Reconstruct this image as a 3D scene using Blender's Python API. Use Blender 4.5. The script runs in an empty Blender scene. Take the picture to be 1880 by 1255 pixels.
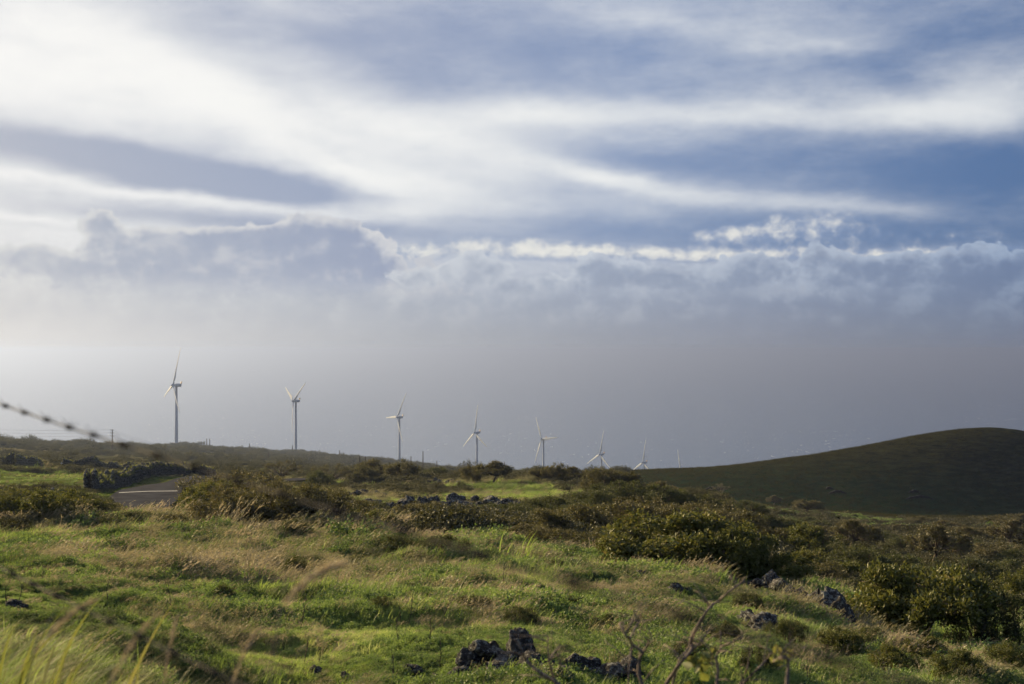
import bpy, math, random
import numpy as np
from mathutils import Vector, Matrix, Euler

random.seed(7)
RNG = np.random.default_rng(11)
SC = bpy.context.scene
COL = SC.collection
EYE = 420.0            # eye height above the sea, metres
FPX = 2089.0           # focal length in pixels of the 1880 px wide photograph
HORY = 640.0           # image row of the horizon
R = math.radians

# ------------------------------------------------------------------ camera
cam_d = bpy.data.cameras.new('camera')
cam = bpy.data.objects.new('camera', cam_d)
COL.objects.link(cam)
cam.location = (0, 0, EYE)
cam.rotation_euler = (R(90), 0, 0)
cam_d.sensor_width = 36.0
cam_d.lens = 40.0
cam_d.shift_y = (HORY - 627.5) / 1880.0
cam_d.clip_start = 0.05
cam_d.clip_end = 300000.0
cam_d.dof.use_dof = True
cam_d.dof.focus_distance = 120.0
cam_d.dof.aperture_fstop = 3.8
SC.camera = cam

# ------------------------------------------------------------------ render look
SC.render.engine = 'CYCLES'
SC.view_settings.view_transform = 'Standard'
SC.view_settings.look = 'None'
SC.view_settings.gamma = 1.0
SC.view_settings.exposure = 0.9
SC.view_settings.use_curve_mapping = False
SC.cycles.use_denoising = True
SC.cycles.max_bounces = 6
SC.cycles.diffuse_bounces = 2
SC.cycles.glossy_bounces = 2
SC.cycles.transmission_bounces = 3
SC.cycles.volume_bounces = 0
SC.cycles.transparent_max_bounces = 8
SC.cycles.sample_clamp_indirect = 4.0
SC.cycles.use_adaptive_sampling = True
SC.cycles.adaptive_threshold = 0.02
SC.cycles.adaptive_min_samples = 12

# ------------------------------------------------------------------ sun
SUN_AZ, SUN_EL = R(-43), R(16)
SUN_DIR = Vector((math.sin(SUN_AZ) * math.cos(SUN_EL), math.cos(SUN_AZ) * math.cos(SUN_EL), math.sin(SUN_EL)))
sun_d = bpy.data.lights.new('sun', 'SUN')
sun_d.energy = 5.0
sun_d.angle = R(0.53)
sun_d.color = (1.0, 0.76, 0.40)
sun = bpy.data.objects.new('sun', sun_d)
COL.objects.link(sun)
sun.rotation_euler = SUN_DIR.to_track_quat('Z', 'Y').to_euler()
sun.location = (-40, 20, EYE + 60)


# ------------------------------------------------------------------ node helper
def lin(r, g, b):
    f = lambda c: (c / 255 / 12.92) if c / 255 <= 0.04045 else ((c / 255 + 0.055) / 1.055) ** 2.4
    return (f(r), f(g), f(b), 1.0)


class NT:
    """small helper that writes node trees"""
    def __init__(s, tree):
        s.t = tree
        tree.nodes.clear()

    def n(s, typ, **kw):
        nd = s.t.nodes.new(typ)
        for k, v in kw.items():
            setattr(nd, k, v)
        return nd

    def put(s, sock, v):
        if isinstance(v, bpy.types.NodeSocket):
            s.t.links.new(v, sock)
        elif v is not None:
            sock.default_value = v

    def m(s, op, a, b=None, c=None, clamp=False):
        nd = s.n('ShaderNodeMath', operation=op, use_clamp=clamp)
        for i, v in enumerate((a, b, c)):
            if v is not None:
                s.put(nd.inputs[i], v)
        return nd.outputs[0]

    def add(s, a, b): return s.m('ADD', a, b)
    def mul(s, a, b): return s.m('MULTIPLY', a, b)
    def mad(s, a, b, c): return s.m('MULTIPLY_ADD', a, b, c)

    def v(s, op, a, b=None, scale=None):
        nd = s.n('ShaderNodeVectorMath', operation=op)
        s.put(nd.inputs[0], a)
        if b is not None:
            s.put(nd.inputs[1], b)
        if scale is not None:
            s.put(nd.inputs[3], scale)
        return nd.outputs['Value'] if op in ('DOT_PRODUCT', 'LENGTH') else nd.outputs[0]

    def sm(s, x, lo, hi):
        nd = s.n('ShaderNodeMapRange', interpolation_type='SMOOTHSTEP')
        s.put(nd.inputs[0], x)
        s.put(nd.inputs[1], lo)
        s.put(nd.inputs[2], hi)
        return nd.outputs[0]

    def lerp(s, x, lo, hi, a, b):
        nd = s.n('ShaderNodeMapRange')
        for i, q in enumerate((x, lo, hi, a, b)):
            s.put(nd.inputs[i], q)
        return nd.outputs[0]

    def mix(s, f, a, b, mode='MIX'):
        nd = s.n('ShaderNodeMix', data_type='RGBA', blend_type=mode)
        s.put(nd.inputs[0], f)
        s.put(nd.inputs[6], a)
        s.put(nd.inputs[7], b)
        return nd.outputs[2]

    def ramp(s, f, stops, interp='LINEAR'):
        nd = s.n('ShaderNodeValToRGB')
        nd.color_ramp.interpolation = interp
        e = nd.color_ramp.elements
        while len(e) > 1:
            e.remove(e[-1])
        e[0].position, e[0].color = stops[0]
        for p, c in stops[1:]:
            x = e.new(p)
            x.color = c
        s.put(nd.inputs[0], f)
        return nd.outputs[0]

    def noise(s, vec, scale=1.0, detail=3.0, rough=0.55, dist=0.0, dim='3D'):
        nd = s.n('ShaderNodeTexNoise', noise_dimensions=dim)
        s.put(nd.inputs['Vector'], vec)
        s.put(nd.inputs['Scale'], scale)
        s.put(nd.inputs['Detail'], detail)
        s.put(nd.inputs['Roughness'], rough)
        s.put(nd.inputs['Distortion'], dist)
        return nd.outputs[0], nd.outputs[1]


# ------------------------------------------------------------------ world: sky with clouds
def azel(px, py):
    u, w = (px - 940) / FPX, (HORY - py) / FPX
    return math.atan(u), math.atan(w / math.sqrt(1 + u * u))


world = bpy.data.worlds.new('World')
SC.world = world
world.use_nodes = True
world.cycles.sampling_method = 'MANUAL'
world.cycles.sample_map_resolution = 512
W = NT(world.node_tree)
wout = W.n('ShaderNodeOutputWorld')
wbg = W.n('ShaderNodeBackground')
W.t.links.new(wbg.outputs[0], wout.inputs[0])
sky = W.n('ShaderNodeTexSky', sky_type='NISHITA')
sky.sun_disc = False
sky.sun_elevation = SUN_EL
sky.sun_rotation = SUN_AZ
sky.altitude = EYE
sky.air_density = 1.0
sky.dust_density = 1.5
sky.ozone_density = 1.5
SKY_STRENGTH = 0.1
dirv = W.n('ShaderNodeTexCoord').outputs['Generated']
dsep = W.n('ShaderNodeSeparateXYZ')
W.put(dsep.inputs[0], dirv)
dx, dy, dz = dsep.outputs
azs = W.m('ARCTAN2', dx, dy)
els = W.m('ARCSINE', dz)
GLOW = (math.sin(R(-60)) * math.cos(R(15)), math.cos(R(-60)) * math.cos(R(15)), math.sin(R(15)))
gsun = W.v('DOT_PRODUCT', dirv, GLOW)      # 1 towards the bright side of the cloud deck
comb = W.n('ShaderNodeCombineXYZ')
W.put(comb.inputs[0], azs)
W.put(comb.inputs[1], els)
AE = comb.outputs[0]


def wnoise(scale, vecscale, detail=4, rough=0.55, offs=(0, 0, 0)):
    mp = W.n('ShaderNodeMapping')
    W.put(mp.inputs[0], dirv)
    mp.inputs['Location'].default_value = offs
    mp.inputs['Scale'].default_value = vecscale
    return W.noise(mp.outputs[0], scale, detail, rough)


def warp(amount, nz):
    c = W.v('SUBTRACT', nz[1], (0.5, 0.5, 0.5))
    return W.v('ADD', AE, W.v('MULTIPLY', c, amount))


def blobs(coord, items):
    """sum of rotated soft ellipses given in photograph pixels: cx, cy, sx, sy, angle(deg, clockwise), weight"""
    tot = None
    for cx, cy, sx, sy, ang, wt in items:
        a, e = azel(cx, cy)
        mp = W.n('ShaderNodeMapping', vector_type='TEXTURE')
        W.put(mp.inputs[0], coord)
        mp.inputs['Location'].default_value = (a, e, 0)
        mp.inputs['Rotation'].default_value = (0, 0, -R(ang))
        mp.inputs['Scale'].default_value = (sx / FPX, sy / FPX, 1)
        r2 = W.v('DOT_PRODUCT', mp.outputs[0], mp.outputs[0])
        e_ = W.m('POWER', math.exp(-1.0), r2)
        tot = W.mul(e_, wt) if tot is None else W.mad(e_, wt, tot)
    return tot


n_soft = wnoise(3.0, (1, 1, 3.5), 4, 0.55)
n_streak = wnoise(5.0, (0.8, 0.8, 4.2), 5, 0.58, (3, 1, 2))
n_fine = wnoise(22.0, (1, 1, 2.0), 5, 0.62, (1, 7, 3))
n_wisp = wnoise(11.0, (1, 1, 2.6), 6, 0.66, (5, 2, 8))
cw = warp((0.05, 0.022, 0), n_soft)
cw2 = W.v('ADD', cw, W.v('MULTIPLY', W.v('SUBTRACT', n_fine[1], (0.5, 0.5, 0.5)), (0.03, 0.011, 0)))
# brightness of the high cloud sheet: 0 deep shade / clear blue, 1 thin sunlit white
B = W.lerp(gsun, -0.2, 0.9, 0.24, 0.58)
B = W.add(B, blobs(cw2, [
    (40, 130, 330, 110, 4, 0.34),
    (500, 225, 330, 50, 24, 0.36),
    (330, 40, 200, 50, 10, -0.10),
    (850, 262, 230, 48, 10, 0.42),
    (760, 330, 180, 34, 6, 0.24),
    (1000, 215, 150, 24, 4, 0.26),
    (1330, 214, 420, 24, 2, 0.34),
    (1790, 195, 170, 55, -8, 0.42),
    (1500, 88, 120, 13, 2, 0.20),
    (1210, 45, 120, 22, 8, 0.16),
    (1120, 325, 150, 17, 14, 0.34),
    (1400, 372, 250, 20, 7, 0.26),
    (1620, 395, 140, 16, 6, 0.16),
    (200, 293, 330, 34, 8, -0.66),
    (470, 338, 190, 26, 6, -0.50),
    (330, 363, 440, 11, 5, 0.34),
    (700, 385, 140, 15, 3, 0.30),
    (60, 398, 120, 9, 6, 0.18),
    (420, 408, 300, 14, 4, -0.30),
    (610, 270, 90, 12, 20, -0.16),
    (920, 85, 300, 62, 6, -0.26),
    (1010, 95, 110, 30, 0, -0.10),
    (700, 120, 160, 45, 22, -0.22),
    (540, 25, 90, 20, 12, 0.14),
    (1780, 45, 190, 50, -6, -0.12),
    (1650, 125, 130, 26, 0, -0.14),
    (1560, 300, 420, 42, 2, -0.24),
    (1800, 335, 200, 75, 0, -0.16),
    (1180, 295, 190, 22, 6, -0.12),
    (980, 425, 420, 26, 2, -0.16),
    (1500, 440, 460, 30, 0, -0.24),
]))
B = W.mad(W.m('SUBTRACT', n_streak[0], 0.5), 0.5, B)
B = W.mad(W.m('SUBTRACT', n_wisp[0], 0.5), 0.46, B)
B = W.mad(W.m('SUBTRACT', n_fine[0], 0.5), 0.2, B)
skyblue = W.v('SCALE', sky.outputs[0], scale=SKY_STRENGTH)
shade = W.ramp(W.lerp(gsun, -0.25, 1.0, 0, 1), [(0.0, lin(66, 94, 138)), (0.33, lin(82, 112, 160)), (0.55, lin(126, 146, 184)), (0.72, lin(150, 161, 188)), (0.86, lin(158, 166, 186)), (1.0, lin(190, 194, 204))])
deep = W.mix(0.12, shade, skyblue)
white = W.ramp(W.lerp(gsun, -0.25, 1.0, 0, 1), [(0.0, lin(214, 219, 226)), (0.5, lin(236, 238, 238)), (0.85, lin(250, 249, 246))])
high = W.mix(W.sm(B, 0.06, 1.08), deep, white)

# pale air towards the horizon, warm on the sun's side
air = W.ramp(W.lerp(gsun, -0.25, 1.0, 0, 1), [(0, lin(105, 115, 137)), (0.284, lin(120, 128, 146)), (0.35, lin(128, 135, 150)), (0.433, lin(140, 145, 158)), (0.517, lin(154, 158, 168)), (0.586, lin(167, 170, 177)), (0.645, lin(179, 181, 186)), (0.716, lin(196, 196, 198)), (0.777, lin(212, 210, 209)), (0.823, lin(225, 221, 217)), (1, lin(240, 228, 212))])

# cumulus banks: soft ellipses broken up by billows
n_bil = W.n('ShaderNodeTexVoronoi', feature='SMOOTH_F1', voronoi_dimensions='2D')
n_bil.normalize = True
W.put(n_bil.inputs['Vector'], W.v('ADD', AE, W.v('MULTIPLY', W.v('SUBTRACT', n_fine[1], (0.5, 0.5, 0.5)), (0.018, 0.018, 0))))
n_bil.inputs['Scale'].default_value = 46.0
n_bil.inputs['Detail'].default_value = 2.0
n_bil.inputs['Roughness'].default_value = 0.6
n_bil.inputs['Smoothness'].default_value = 0.25
bil = W.m('SUBTRACT', 0.36, n_bil.outputs['Distance'])
cw3 = warp((0.006, 0.006, 0), n_fine)
r_a = wnoise(24.0, (1, 1, 1.3), 5, 0.6, (4, 4, 1))[0]
mpo = W.n('ShaderNodeMapping')
W.put(mpo.inputs[0], dirv)
mpo.inputs['Location'].default_value = (4 - 0.010, 4 + 0.004, 1 + 0.014)
mpo.inputs['Scale'].default_value = (1, 1, 1.3)
r_b = W.noise(mpo.outputs[0], 24.0, 5, 0.6)[0]
relief = W.m('SUBTRACT', r_a, r_b)        # lit side / shaded side of the billows


def bank(items, lo, hi, amp, ftop, fband):
    f = blobs(cw3, items)
    gate = W.sm(f, 0.06, 0.30)
    f = W.mad(W.mul(bil, gate), amp, f)
    f = W.mad(W.mul(W.m('SUBTRACT', n_fine[0], 0.5), gate), amp * 0.45, f)
    f = W.mad(W.mul(W.m('SUBTRACT', wnoise(60.0, (1, 1, 1.2), 4, 0.6, (2, 4, 6))[0], 0.5), gate), amp * 0.5, f)
    return f, W.sm(f, lo, hi)


# 1: bright broken strip on the right, in the sun
fS, aS = bank([(760, 462, 60, 15, 0, .8), (880, 452, 70, 19, 0, .9), (1010, 462, 90, 17, 2, .85), (1120, 462, 110, 13, 2, .7),
               (1345, 428, 45, 9, -4, .8), (1450, 415, 150, 26, -6, .34), (1270, 468, 150, 9, 2, .7), (1450, 466, 120, 9, 0, .7),
               (1610, 470, 90, 8, -3, .8), (1760, 466, 130, 7, -4, .5), (1815, 453, 14, 3, 5, .7), (1640, 440, 320, 30, 0, .22)], 0.10, 0.50, 0.62, 0, 0)
n_puff = wnoise(60.0, (1, 1, 1.5), 5, 0.62, (2, 4, 6))
litS = W.sm(W.mad(bil, 0.7, W.mad(W.m('SUBTRACT', n_puff[0], 0.5), 1.5, W.mul(fS, 0.62))), 0.08, 0.92)
colS = W.mix(litS, W.ramp(gsun, [(0.1, lin(124, 146, 182)), (0.8, lin(186, 194, 208))]), lin(240, 238, 230))
c1 = W.mix(W.mul(aS, 0.85), high, colS)

# 2: big hazy cumulus on the left
fL, aL = bank([(188, 420, 38, 34, 0, .9), (255, 448, 60, 26, 0, .8), (360, 450, 90, 24, 0, .75), (440, 452, 110, 34, -6, .8), (560, 448, 105, 48, 0, 1.0),
               (640, 470, 66, 48, 0, 1.0), (430, 520, 400, 50, 0, 1.3), (60, 470, 55, 22, 0, .7), (120, 490, 50, 16, 0, .5), (20, 560, 40, 8, 0, .5)], 0.38, 0.54, 1.2, 0, 0)
rimL = W.m('SUBTRACT', 1.0, W.sm(fL, 0.45, 1.15))
bodyL = W.ramp(W.lerp(gsun, 0.4, 0.95, 0, 1), [(0.0, lin(143, 156, 184)), (0.35, lin(154, 165, 189)), (0.7, lin(178, 184, 196)), (1.0, lin(208, 208, 206))])
colL = W.mix(W.mul(rimL, 0.6), bodyL, lin(236, 234, 229))
colL = W.mix(W.mul(W.sm(relief, -0.04, 0.24), 0.34), colL, lin(234, 232, 228))
colL = W.mix(W.mul(W.sm(relief, 0.02, -0.2), 0.3), colL, lin(146, 158, 184))
c2 = W.mix(W.mul(aL, 0.95), c1, colL)

# 3: front bank on the right, all round the horizon
fR, aR = bank([(880, 495, 55, 36, 0, .8), (760, 512, 60, 22, 0, .7), (1100, 500, 60, 40, 0, .8), (1210, 512, 75, 26, 0, .8), (1380, 500, 62, 34, 0, 1.0),
               (1520, 500, 55, 46, 0, 1.0), (1650, 502, 85, 34, 0, 1.0), (1810, 505, 75, 44, 0, 1.1), (980, 525, 90, 22, 0, .6), (2050, 500, 110, 44, 0, 1.0), (1300, 525, 60, 26, 0, .7)], 0.36, 0.48, 1.1, 0, 0)
low = W.m('SUBTRACT', 1.0, W.sm(els, azel(940, 560)[1], azel(940, 505)[1]))     # solid lower part of the bank
aR = W.m('MAXIMUM', aR, low)
rimR = W.mul(W.m('SUBTRACT', 1.0, W.sm(fR, 0.40, 1.0)), W.m('SUBTRACT', 1.0, low))
bodyR = W.ramp(W.lerp(gsun, 0.1, 0.95, 0, 1), [(0.0, lin(112, 131, 164)), (0.4, lin(158, 170, 190)), (0.75, lin(196, 200, 206)), (1.0, lin(218, 214, 208))])
rimRc = W.ramp(W.lerp(gsun, 0.1, 0.95, 0, 1), [(0.0, lin(160, 178, 203)), (0.4, lin(203, 210, 220)), (1.0, lin(230, 228, 224))])
colR = W.mix(W.mul(rimR, 0.85), bodyR, rimRc)
colR = W.mix(W.mul(W.sm(relief, -0.04, 0.2), 0.55), colR, rimRc)
colR = W.mix(W.mul(W.sm(relief, 0.0, -0.16), 0.3), colR, W.ramp(gsun, [(0.1, lin(98, 118, 154)), (0.8, lin(168, 176, 192))]))
c3 = W.mix(W.mul(aR, 0.93), c2, colR)

# haze thickening downwards
hz = W.m('POWER', math.exp(-1.0), W.m('POWER', W.m('MAXIMUM', W.mul(els, 1 / 0.041), 0.0), 1.6))
c4 = W.mix(hz, c3, air)
W.put(wbg.inputs[0], c4)
wbg.inputs[1].default_value = 0.536


# ------------------------------------------------------------------ numeric helpers
def _hash(ix, iy, seed):
    h = (ix.astype(np.int64) * 374761393 + iy.astype(np.int64) * 668265263 + seed * 974634777) & 0x7fffffff
    h = ((h ^ (h >> 13)) * 1274126177) & 0x7fffffff
    return ((h ^ (h >> 16)) & 0xffff) / 65535.0


def vnoise(x, y, seed=0):
    ix, iy = np.floor(x), np.floor(y)
    fx, fy = x - ix, y - iy
    fx = fx * fx * fx * (fx * (fx * 6 - 15) + 10)
    fy = fy * fy * fy * (fy * (fy * 6 - 15) + 10)
    ix, iy = ix.astype(np.int64), iy.astype(np.int64)
    a, b = _hash(ix, iy, seed), _hash(ix + 1, iy, seed)
    c, d = _hash(ix, iy + 1, seed), _hash(ix + 1, iy + 1, seed)
    return (a + (b - a) * fx) * (1 - fy) + (c + (d - c) * fx) * fy


def fbm(x, y, octv=4, seed=0):
    t, amp, tot = 0.0, 1.0, 0.0
    for o in range(octv):
        t = t + amp * (vnoise(x * 2 ** o + 17.3 * o, y * 2 ** o - 9.1 * o, seed + o) - 0.5)
        tot += amp
        amp *= 0.5
    return t / tot * 2


# ------------------------------------------------------------------ terrain heights: photograph column -> (row, depth)
NEARC = [(None, 0.4, -1.62), (None, 1.5, -1.66), (None, 3.0, -1.95), (None, 6, -2.55)]
COLS = {
    -420: [(None, .4, -1.62), (None, 1.5, -1.6), (None, 3, -1.5), (None, 5, -1.6), (1180, 9), (1100, 16), (1030, 27), (985, 40), (955, 60), (925, 90), (898, 125), (868, 190), (850, 240), (830, 400), (800, 700), (830, 1500), (850, 2800), (880, 4300)],
    0: [(None, .4, -1.62), (None, 1.5, -1.6), (None, 3, -1.5), (None, 5, -1.62), (1180, 9), (1100, 16), (1030, 27), (985, 41), (955, 60), (925, 90), (900, 125), (886, 150), (868, 190), (857, 240), (835, 400), (806, 700), (828, 1500), (850, 2800), (880, 4300)],
    206: [(None, .4, -1.62), (None, 1.5, -1.6), (None, 3, -1.62), (None, 5, -1.8), (1190, 10), (1100, 18), (1030, 29), (984, 43), (958, 62), (934, 85), (918, 105), (900, 125), (886, 150), (868, 190), (860, 240), (842, 450), (821, 800), (832, 1500), (855, 2800), (880, 4300)],
    330: [(None, .4, -1.62), (None, 1.5, -1.62), (None, 3, -1.72), (None, 6, -2.2), (1235, 10), (1100, 20), (1035, 30), (984, 45), (958, 66), (928, 95), (905, 116), (891, 135), (881, 155), (868, 205), (857, 300), (842, 600), (829, 1000), (819, 1466), (845, 1800), (860, 2800), (880, 4300)],
    545: NEARC + [(1255, 13), (1150, 19), (1060, 29), (984, 47), (962, 70), (930, 105), (905, 140), (890, 180), (874, 250), (862, 400), (850, 800), (839, 1200), (830, 1760), (856, 2200), (870, 3000), (885, 4300)],
    730: NEARC + [(1255, 13), (1150, 19), (1060, 30), (988, 47), (968, 66), (945, 90), (925, 115), (908, 140), (888, 180), (872, 260), (866, 500), (860, 1100), (850, 1990), (868, 2400), (875, 3000), (885, 4300)],
    900: NEARC + [(1255, 12.5), (1150, 19.5), (1060, 31), (1000, 45), (985, 60), (955, 85), (928, 112), (908, 140), (893, 165), (881, 195), (878, 300), (872, 900), (876, 2030), (885, 3000), (890, 4300)],
    1000: NEARC + [(1255, 12.5), (1150, 20), (1060, 32), (1016, 44), (995, 60), (955, 90), (925, 118), (905, 145), (893, 165), (884, 195), (868, 330), (880, 900), (884, 2150), (892, 3000), (895, 4300)],
    1110: NEARC + [(1255, 13), (1150, 20.5), (1080, 30), (1030, 42), (1008, 58), (965, 88), (925, 115), (896, 142), (902, 190), (889, 330), (890, 520), (900, 900), (905, 2330), (905, 4300)],
    1300: NEARC + [(1255, 14), (1150, 22), (1100, 28), (1062, 36), (1050, 46), (1005, 70), (962, 100), (921, 135), (932, 180), (922, 300), (918, 420), (912, 560), (912, 800), (915, 2600), (920, 4300)],
    1500: NEARC + [(1255, 16), (1180, 23), (1125, 30), (1090, 48), (1045, 76), (1012, 115), (978, 170), (950, 260), (940, 360), (936, 440), (926, 560), (920, 800), (920, 2600), (920, 4300)],
    1700: NEARC + [(1255, 18), (1200, 28), (1165, 40), (1112, 60), (1062, 85), (1032, 110), (1004, 150), (970, 230), (955, 320), (947, 440), (934, 560), (925, 800), (920, 2600), (920, 4300)],
    1810: NEARC + [(1255, 19), (1200, 29), (1155, 42), (1105, 62), (1056, 90), (1028, 118), (998, 165), (966, 250), (953, 330), (947, 440), (936, 560), (925, 800), (920, 2600), (920, 4300)],
    1880: NEARC + [(1255, 20), (1200, 30), (1150, 44), (1100, 64), (1050, 95), (1022, 125), (988, 195), (962, 290), (952, 350), (947, 440), (936, 560), (925, 800), (920, 2600), (920, 4300)],
    2300: NEARC + [(1255, 20), (1200, 30), (1150, 44), (1100, 64), (1050, 95), (1022, 125), (988, 195), (962, 290), (952, 350), (947, 440), (936, 560), (925, 800), (930, 2600), (930, 4300)],
}
_cp, _cv = [], []
for pxc, rows in COLS.items():
    u = (pxc - 940) / FPX
    for row in rows:
        dep = row[1]
        z = row[2] if row[0] is None else -(row[0] - HORY) / FPX * dep
        rr = dep * math.sqrt(1 + u * u)
        _cp.append((math.atan(u) * 7.0, math.log(rr + 3)))
        _cv.append(z / (rr + 5.0))
_cp, _cv = np.array(_cp), np.array(_cv)


def _tps(d2):
    return 0.5 * d2 * np.log(d2 + 1e-9)


def _fit():
    n = len(_cp)
    d2 = ((_cp[:, None] - _cp[None]) ** 2).sum(-1)
    K = _tps(d2) + np.eye(n) * 2e-4
    P = np.hstack([np.ones((n, 1)), _cp])
    A = np.zeros((n + 3, n + 3))
    A[:n, :n], A[:n, n:], A[n:, :n] = K, P, P.T
    return np.linalg.solve(A, np.concatenate([_cv, np.zeros(3)]))


_TW = _fit()
AZL, AZR = math.atan((-420 - 940) / FPX), math.atan((2300 - 940) / FPX)


AZN, LRN = 190, 420
_ga = np.linspace(AZL - 0.02, AZR + 0.02, AZN)
_gl = np.linspace(math.log(3.0), math.log(6500.0), LRN)


def _table():
    A, L = np.meshgrid(_ga * 7.0, _gl, indexing='ij')
    P = np.stack([A.ravel(), L.ravel()], -1)
    out = np.empty(len(P))
    for i in range(0, len(P), 8000):
        p = P[i:i + 8000]
        d2 = (p[:, :1] - _cp[None, :, 0]) ** 2 + (p[:, 1:] - _cp[None, :, 1]) ** 2
        out[i:i + 8000] = _tps(d2) @ _TW[:-3] + _TW[-3] + p @ _TW[-2:]
    return out.reshape(AZN, LRN)


_TAB = _table()


def _cr(t):
    return (((-0.5 * t + 1.0) * t - 0.5) * t, ((1.5 * t - 2.5) * t) * t + 1.0, ((-1.5 * t + 2.0) * t + 0.5) * t, (0.5 * t - 0.5) * t * t)


def _q(az, rr):
    a = np.clip((az - _ga[0]) / (_ga[1] - _ga[0]), 1, AZN - 2.001)
    l = np.clip((np.log(rr + 3) - _gl[0]) / (_gl[1] - _gl[0]), 0, LRN - 1.001)
    ia, il = a.astype(int), l.astype(int)
    wa, wl = _cr(a - ia), _cr(l - il)
    tot = 0.0
    for i in range(4):
        row = 0.0
        for j in range(4):
            row = row + wl[j] * _TAB[np.clip(ia + i - 1, 0, AZN - 1), np.clip(il + j - 1, 0, LRN - 1)]
        tot = tot + wa[i] * row
    return tot


# grassy cone on the right: crest row per photograph column, at a crest depth
_HX = np.array([900, 985, 1050, 1120, 1200, 1300, 1400, 1500, 1600, 1700, 1760, 1800, 1840, 1880, 1960, 2080, 2250, 2450])
_HY = np.array([905, 884, 871, 863, 862, 858, 847, 833, 815, 796, 786, 782, 784, 790, 806, 838, 880, 940])
_HD = np.array([500, 505, 508, 512, 517, 525, 540, 552, 562, 572, 578, 582, 584, 585, 588, 590, 590, 590])


def _smooth_interp(x, xs, ys):
    o = 0.0
    for k in (-36, -18, 0, 18, 36):
        o = o + np.interp(x + k, xs, ys)
    return o / 5


def hill(x, y, zplain_fn):
    rr = np.hypot(x, y)
    yy = np.maximum(y, 1.0)
    px = 940 + FPX * x / yy
    ok = (y > 200) & (rr < 1100) & (px > 850) & (px < 2500)
    add = np.zeros_like(rr)
    if not ok.any():
        return add
    pc, xo, yo = px[ok], x[ok], y[ok]
    dc = _smooth_interp(pc, _HX, _HD)
    zc = -(_smooth_interp(pc, _HX, _HY) - HORY) / FPX * dc
    zp = zplain_fn((pc - 940) / FPX * dc, dc)
    H = np.maximum(zc - zp, 0)
    db = dc - 50 - 85 * (1 - np.exp(-H / 18))
    t = np.clip((yo - db) / (dc - db), 0, 1)
    up = np.sin(np.clip(t, 0, 1) ** 1.25 * math.pi / 2)
    dn = np.clip((yo - dc) / 230, 0, 1)
    dn = 1 - dn * dn * (3 - 2 * dn)
    edge = np.clip((pc - 880) / 90, 0, 1) * np.clip((2480 - pc) / 120, 0, 1)
    add[ok] = H * up * dn * edge
    return add


def plain_height(x, y):
    x, y = np.asarray(x, float), np.asarray(y, float)
    rr = np.hypot(x, y)
    az = np.arctan2(x, y)
    inside = (az > AZL) & (az < AZR)
    q = _q(np.clip(az, AZL, AZR), rr)
    if not inside.all():
        span = 2 * math.pi - (AZR - AZL)
        back = np.where(az >= AZR, az - AZR, az + 2 * math.pi - AZR) / span
        t = np.clip(back, 0, 1)
        t = t * t * (3 - 2 * t)
        qo = _q(np.full_like(az, AZR), rr) * (1 - t) + _q(np.full_like(az, AZL), rr) * t
        q = np.where(inside, q, qo)
    return q * (rr + 5.0)


def base_height(x, y):
    x, y = np.asarray(x, float), np.asarray(y, float)
    return plain_height(x, y) + hill(x, y, plain_height)


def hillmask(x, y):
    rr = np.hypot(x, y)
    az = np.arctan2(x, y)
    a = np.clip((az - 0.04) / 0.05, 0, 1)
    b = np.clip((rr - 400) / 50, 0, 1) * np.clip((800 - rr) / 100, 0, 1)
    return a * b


def height(x, y):
    """ground height relative to the eye"""
    x, y = np.asarray(x, float), np.asarray(y, float)
    rr = np.hypot(x, y)
    z = base_height(x, y)
    hm = hillmask(x, y)
    near = np.clip(rr / 12, 0.1, 1)
    z = z + near * 0.30 * fbm(x / 5.0, y / 5.0, 4, 3) * np.clip(1.6 - rr / 160, 0.25, 1)
    z = z + near * 0.30 * fbm(x / 1.5, y / 1.5, 3, 61) * np.clip(1.4 - rr / 90, 0, 1)
    mid = np.clip((rr - 45) / 60, 0, 1) * (1 - hm)
    z = z + mid * 1.3 * fbm(x / 22.0, y / 22.0, 4, 8) * np.clip(1.2 - rr / 700, 0.4, 1)
    far = np.clip((rr - 250) / 400, 0, 1) * (1 - hm)
    z = z + far * 4.0 * fbm(x / 130.0, y / 130.0, 3, 21)
    z = z + hm * 0.5 * fbm(x / 18.0, y / 18.0, 3, 31)
    return z


def h1(x, y):
    return float(height(np.array([x]), np.array([y]))[0])


_RS = np.exp(np.linspace(math.log(1.2), math.log(5000), 3200))


def hit(px, py, rmin=1.2):
    """first point of the ground seen at a photograph pixel -> (x, y, z relative to eye)"""
    u, w = (px - 940) / FPX, (py - HORY) / FPX
    d = _RS[_RS > rmin]
    z = height(u * d, d)
    below = z >= -w * d
    if not below.any():
        i = len(d) - 1
    else:
        i = int(np.argmax(below))
    return u * d[i], d[i], float(z[i])


def at(px, depth):
    """ground point at a photograph column and a depth"""
    x = (px - 940) / FPX * depth
    return x, depth, h1(x, depth)


# ------------------------------------------------------------------ mesh helpers
def mesh_from(name, verts, faces, smooth=False):
    me = bpy.data.meshes.new(name)
    me.from_pydata([tuple(v) for v in verts], [], [tuple(f) for f in faces])
    if smooth:
        me.polygons.foreach_set('use_smooth', [True] * len(me.polygons))
    me.update()
    return me


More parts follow.
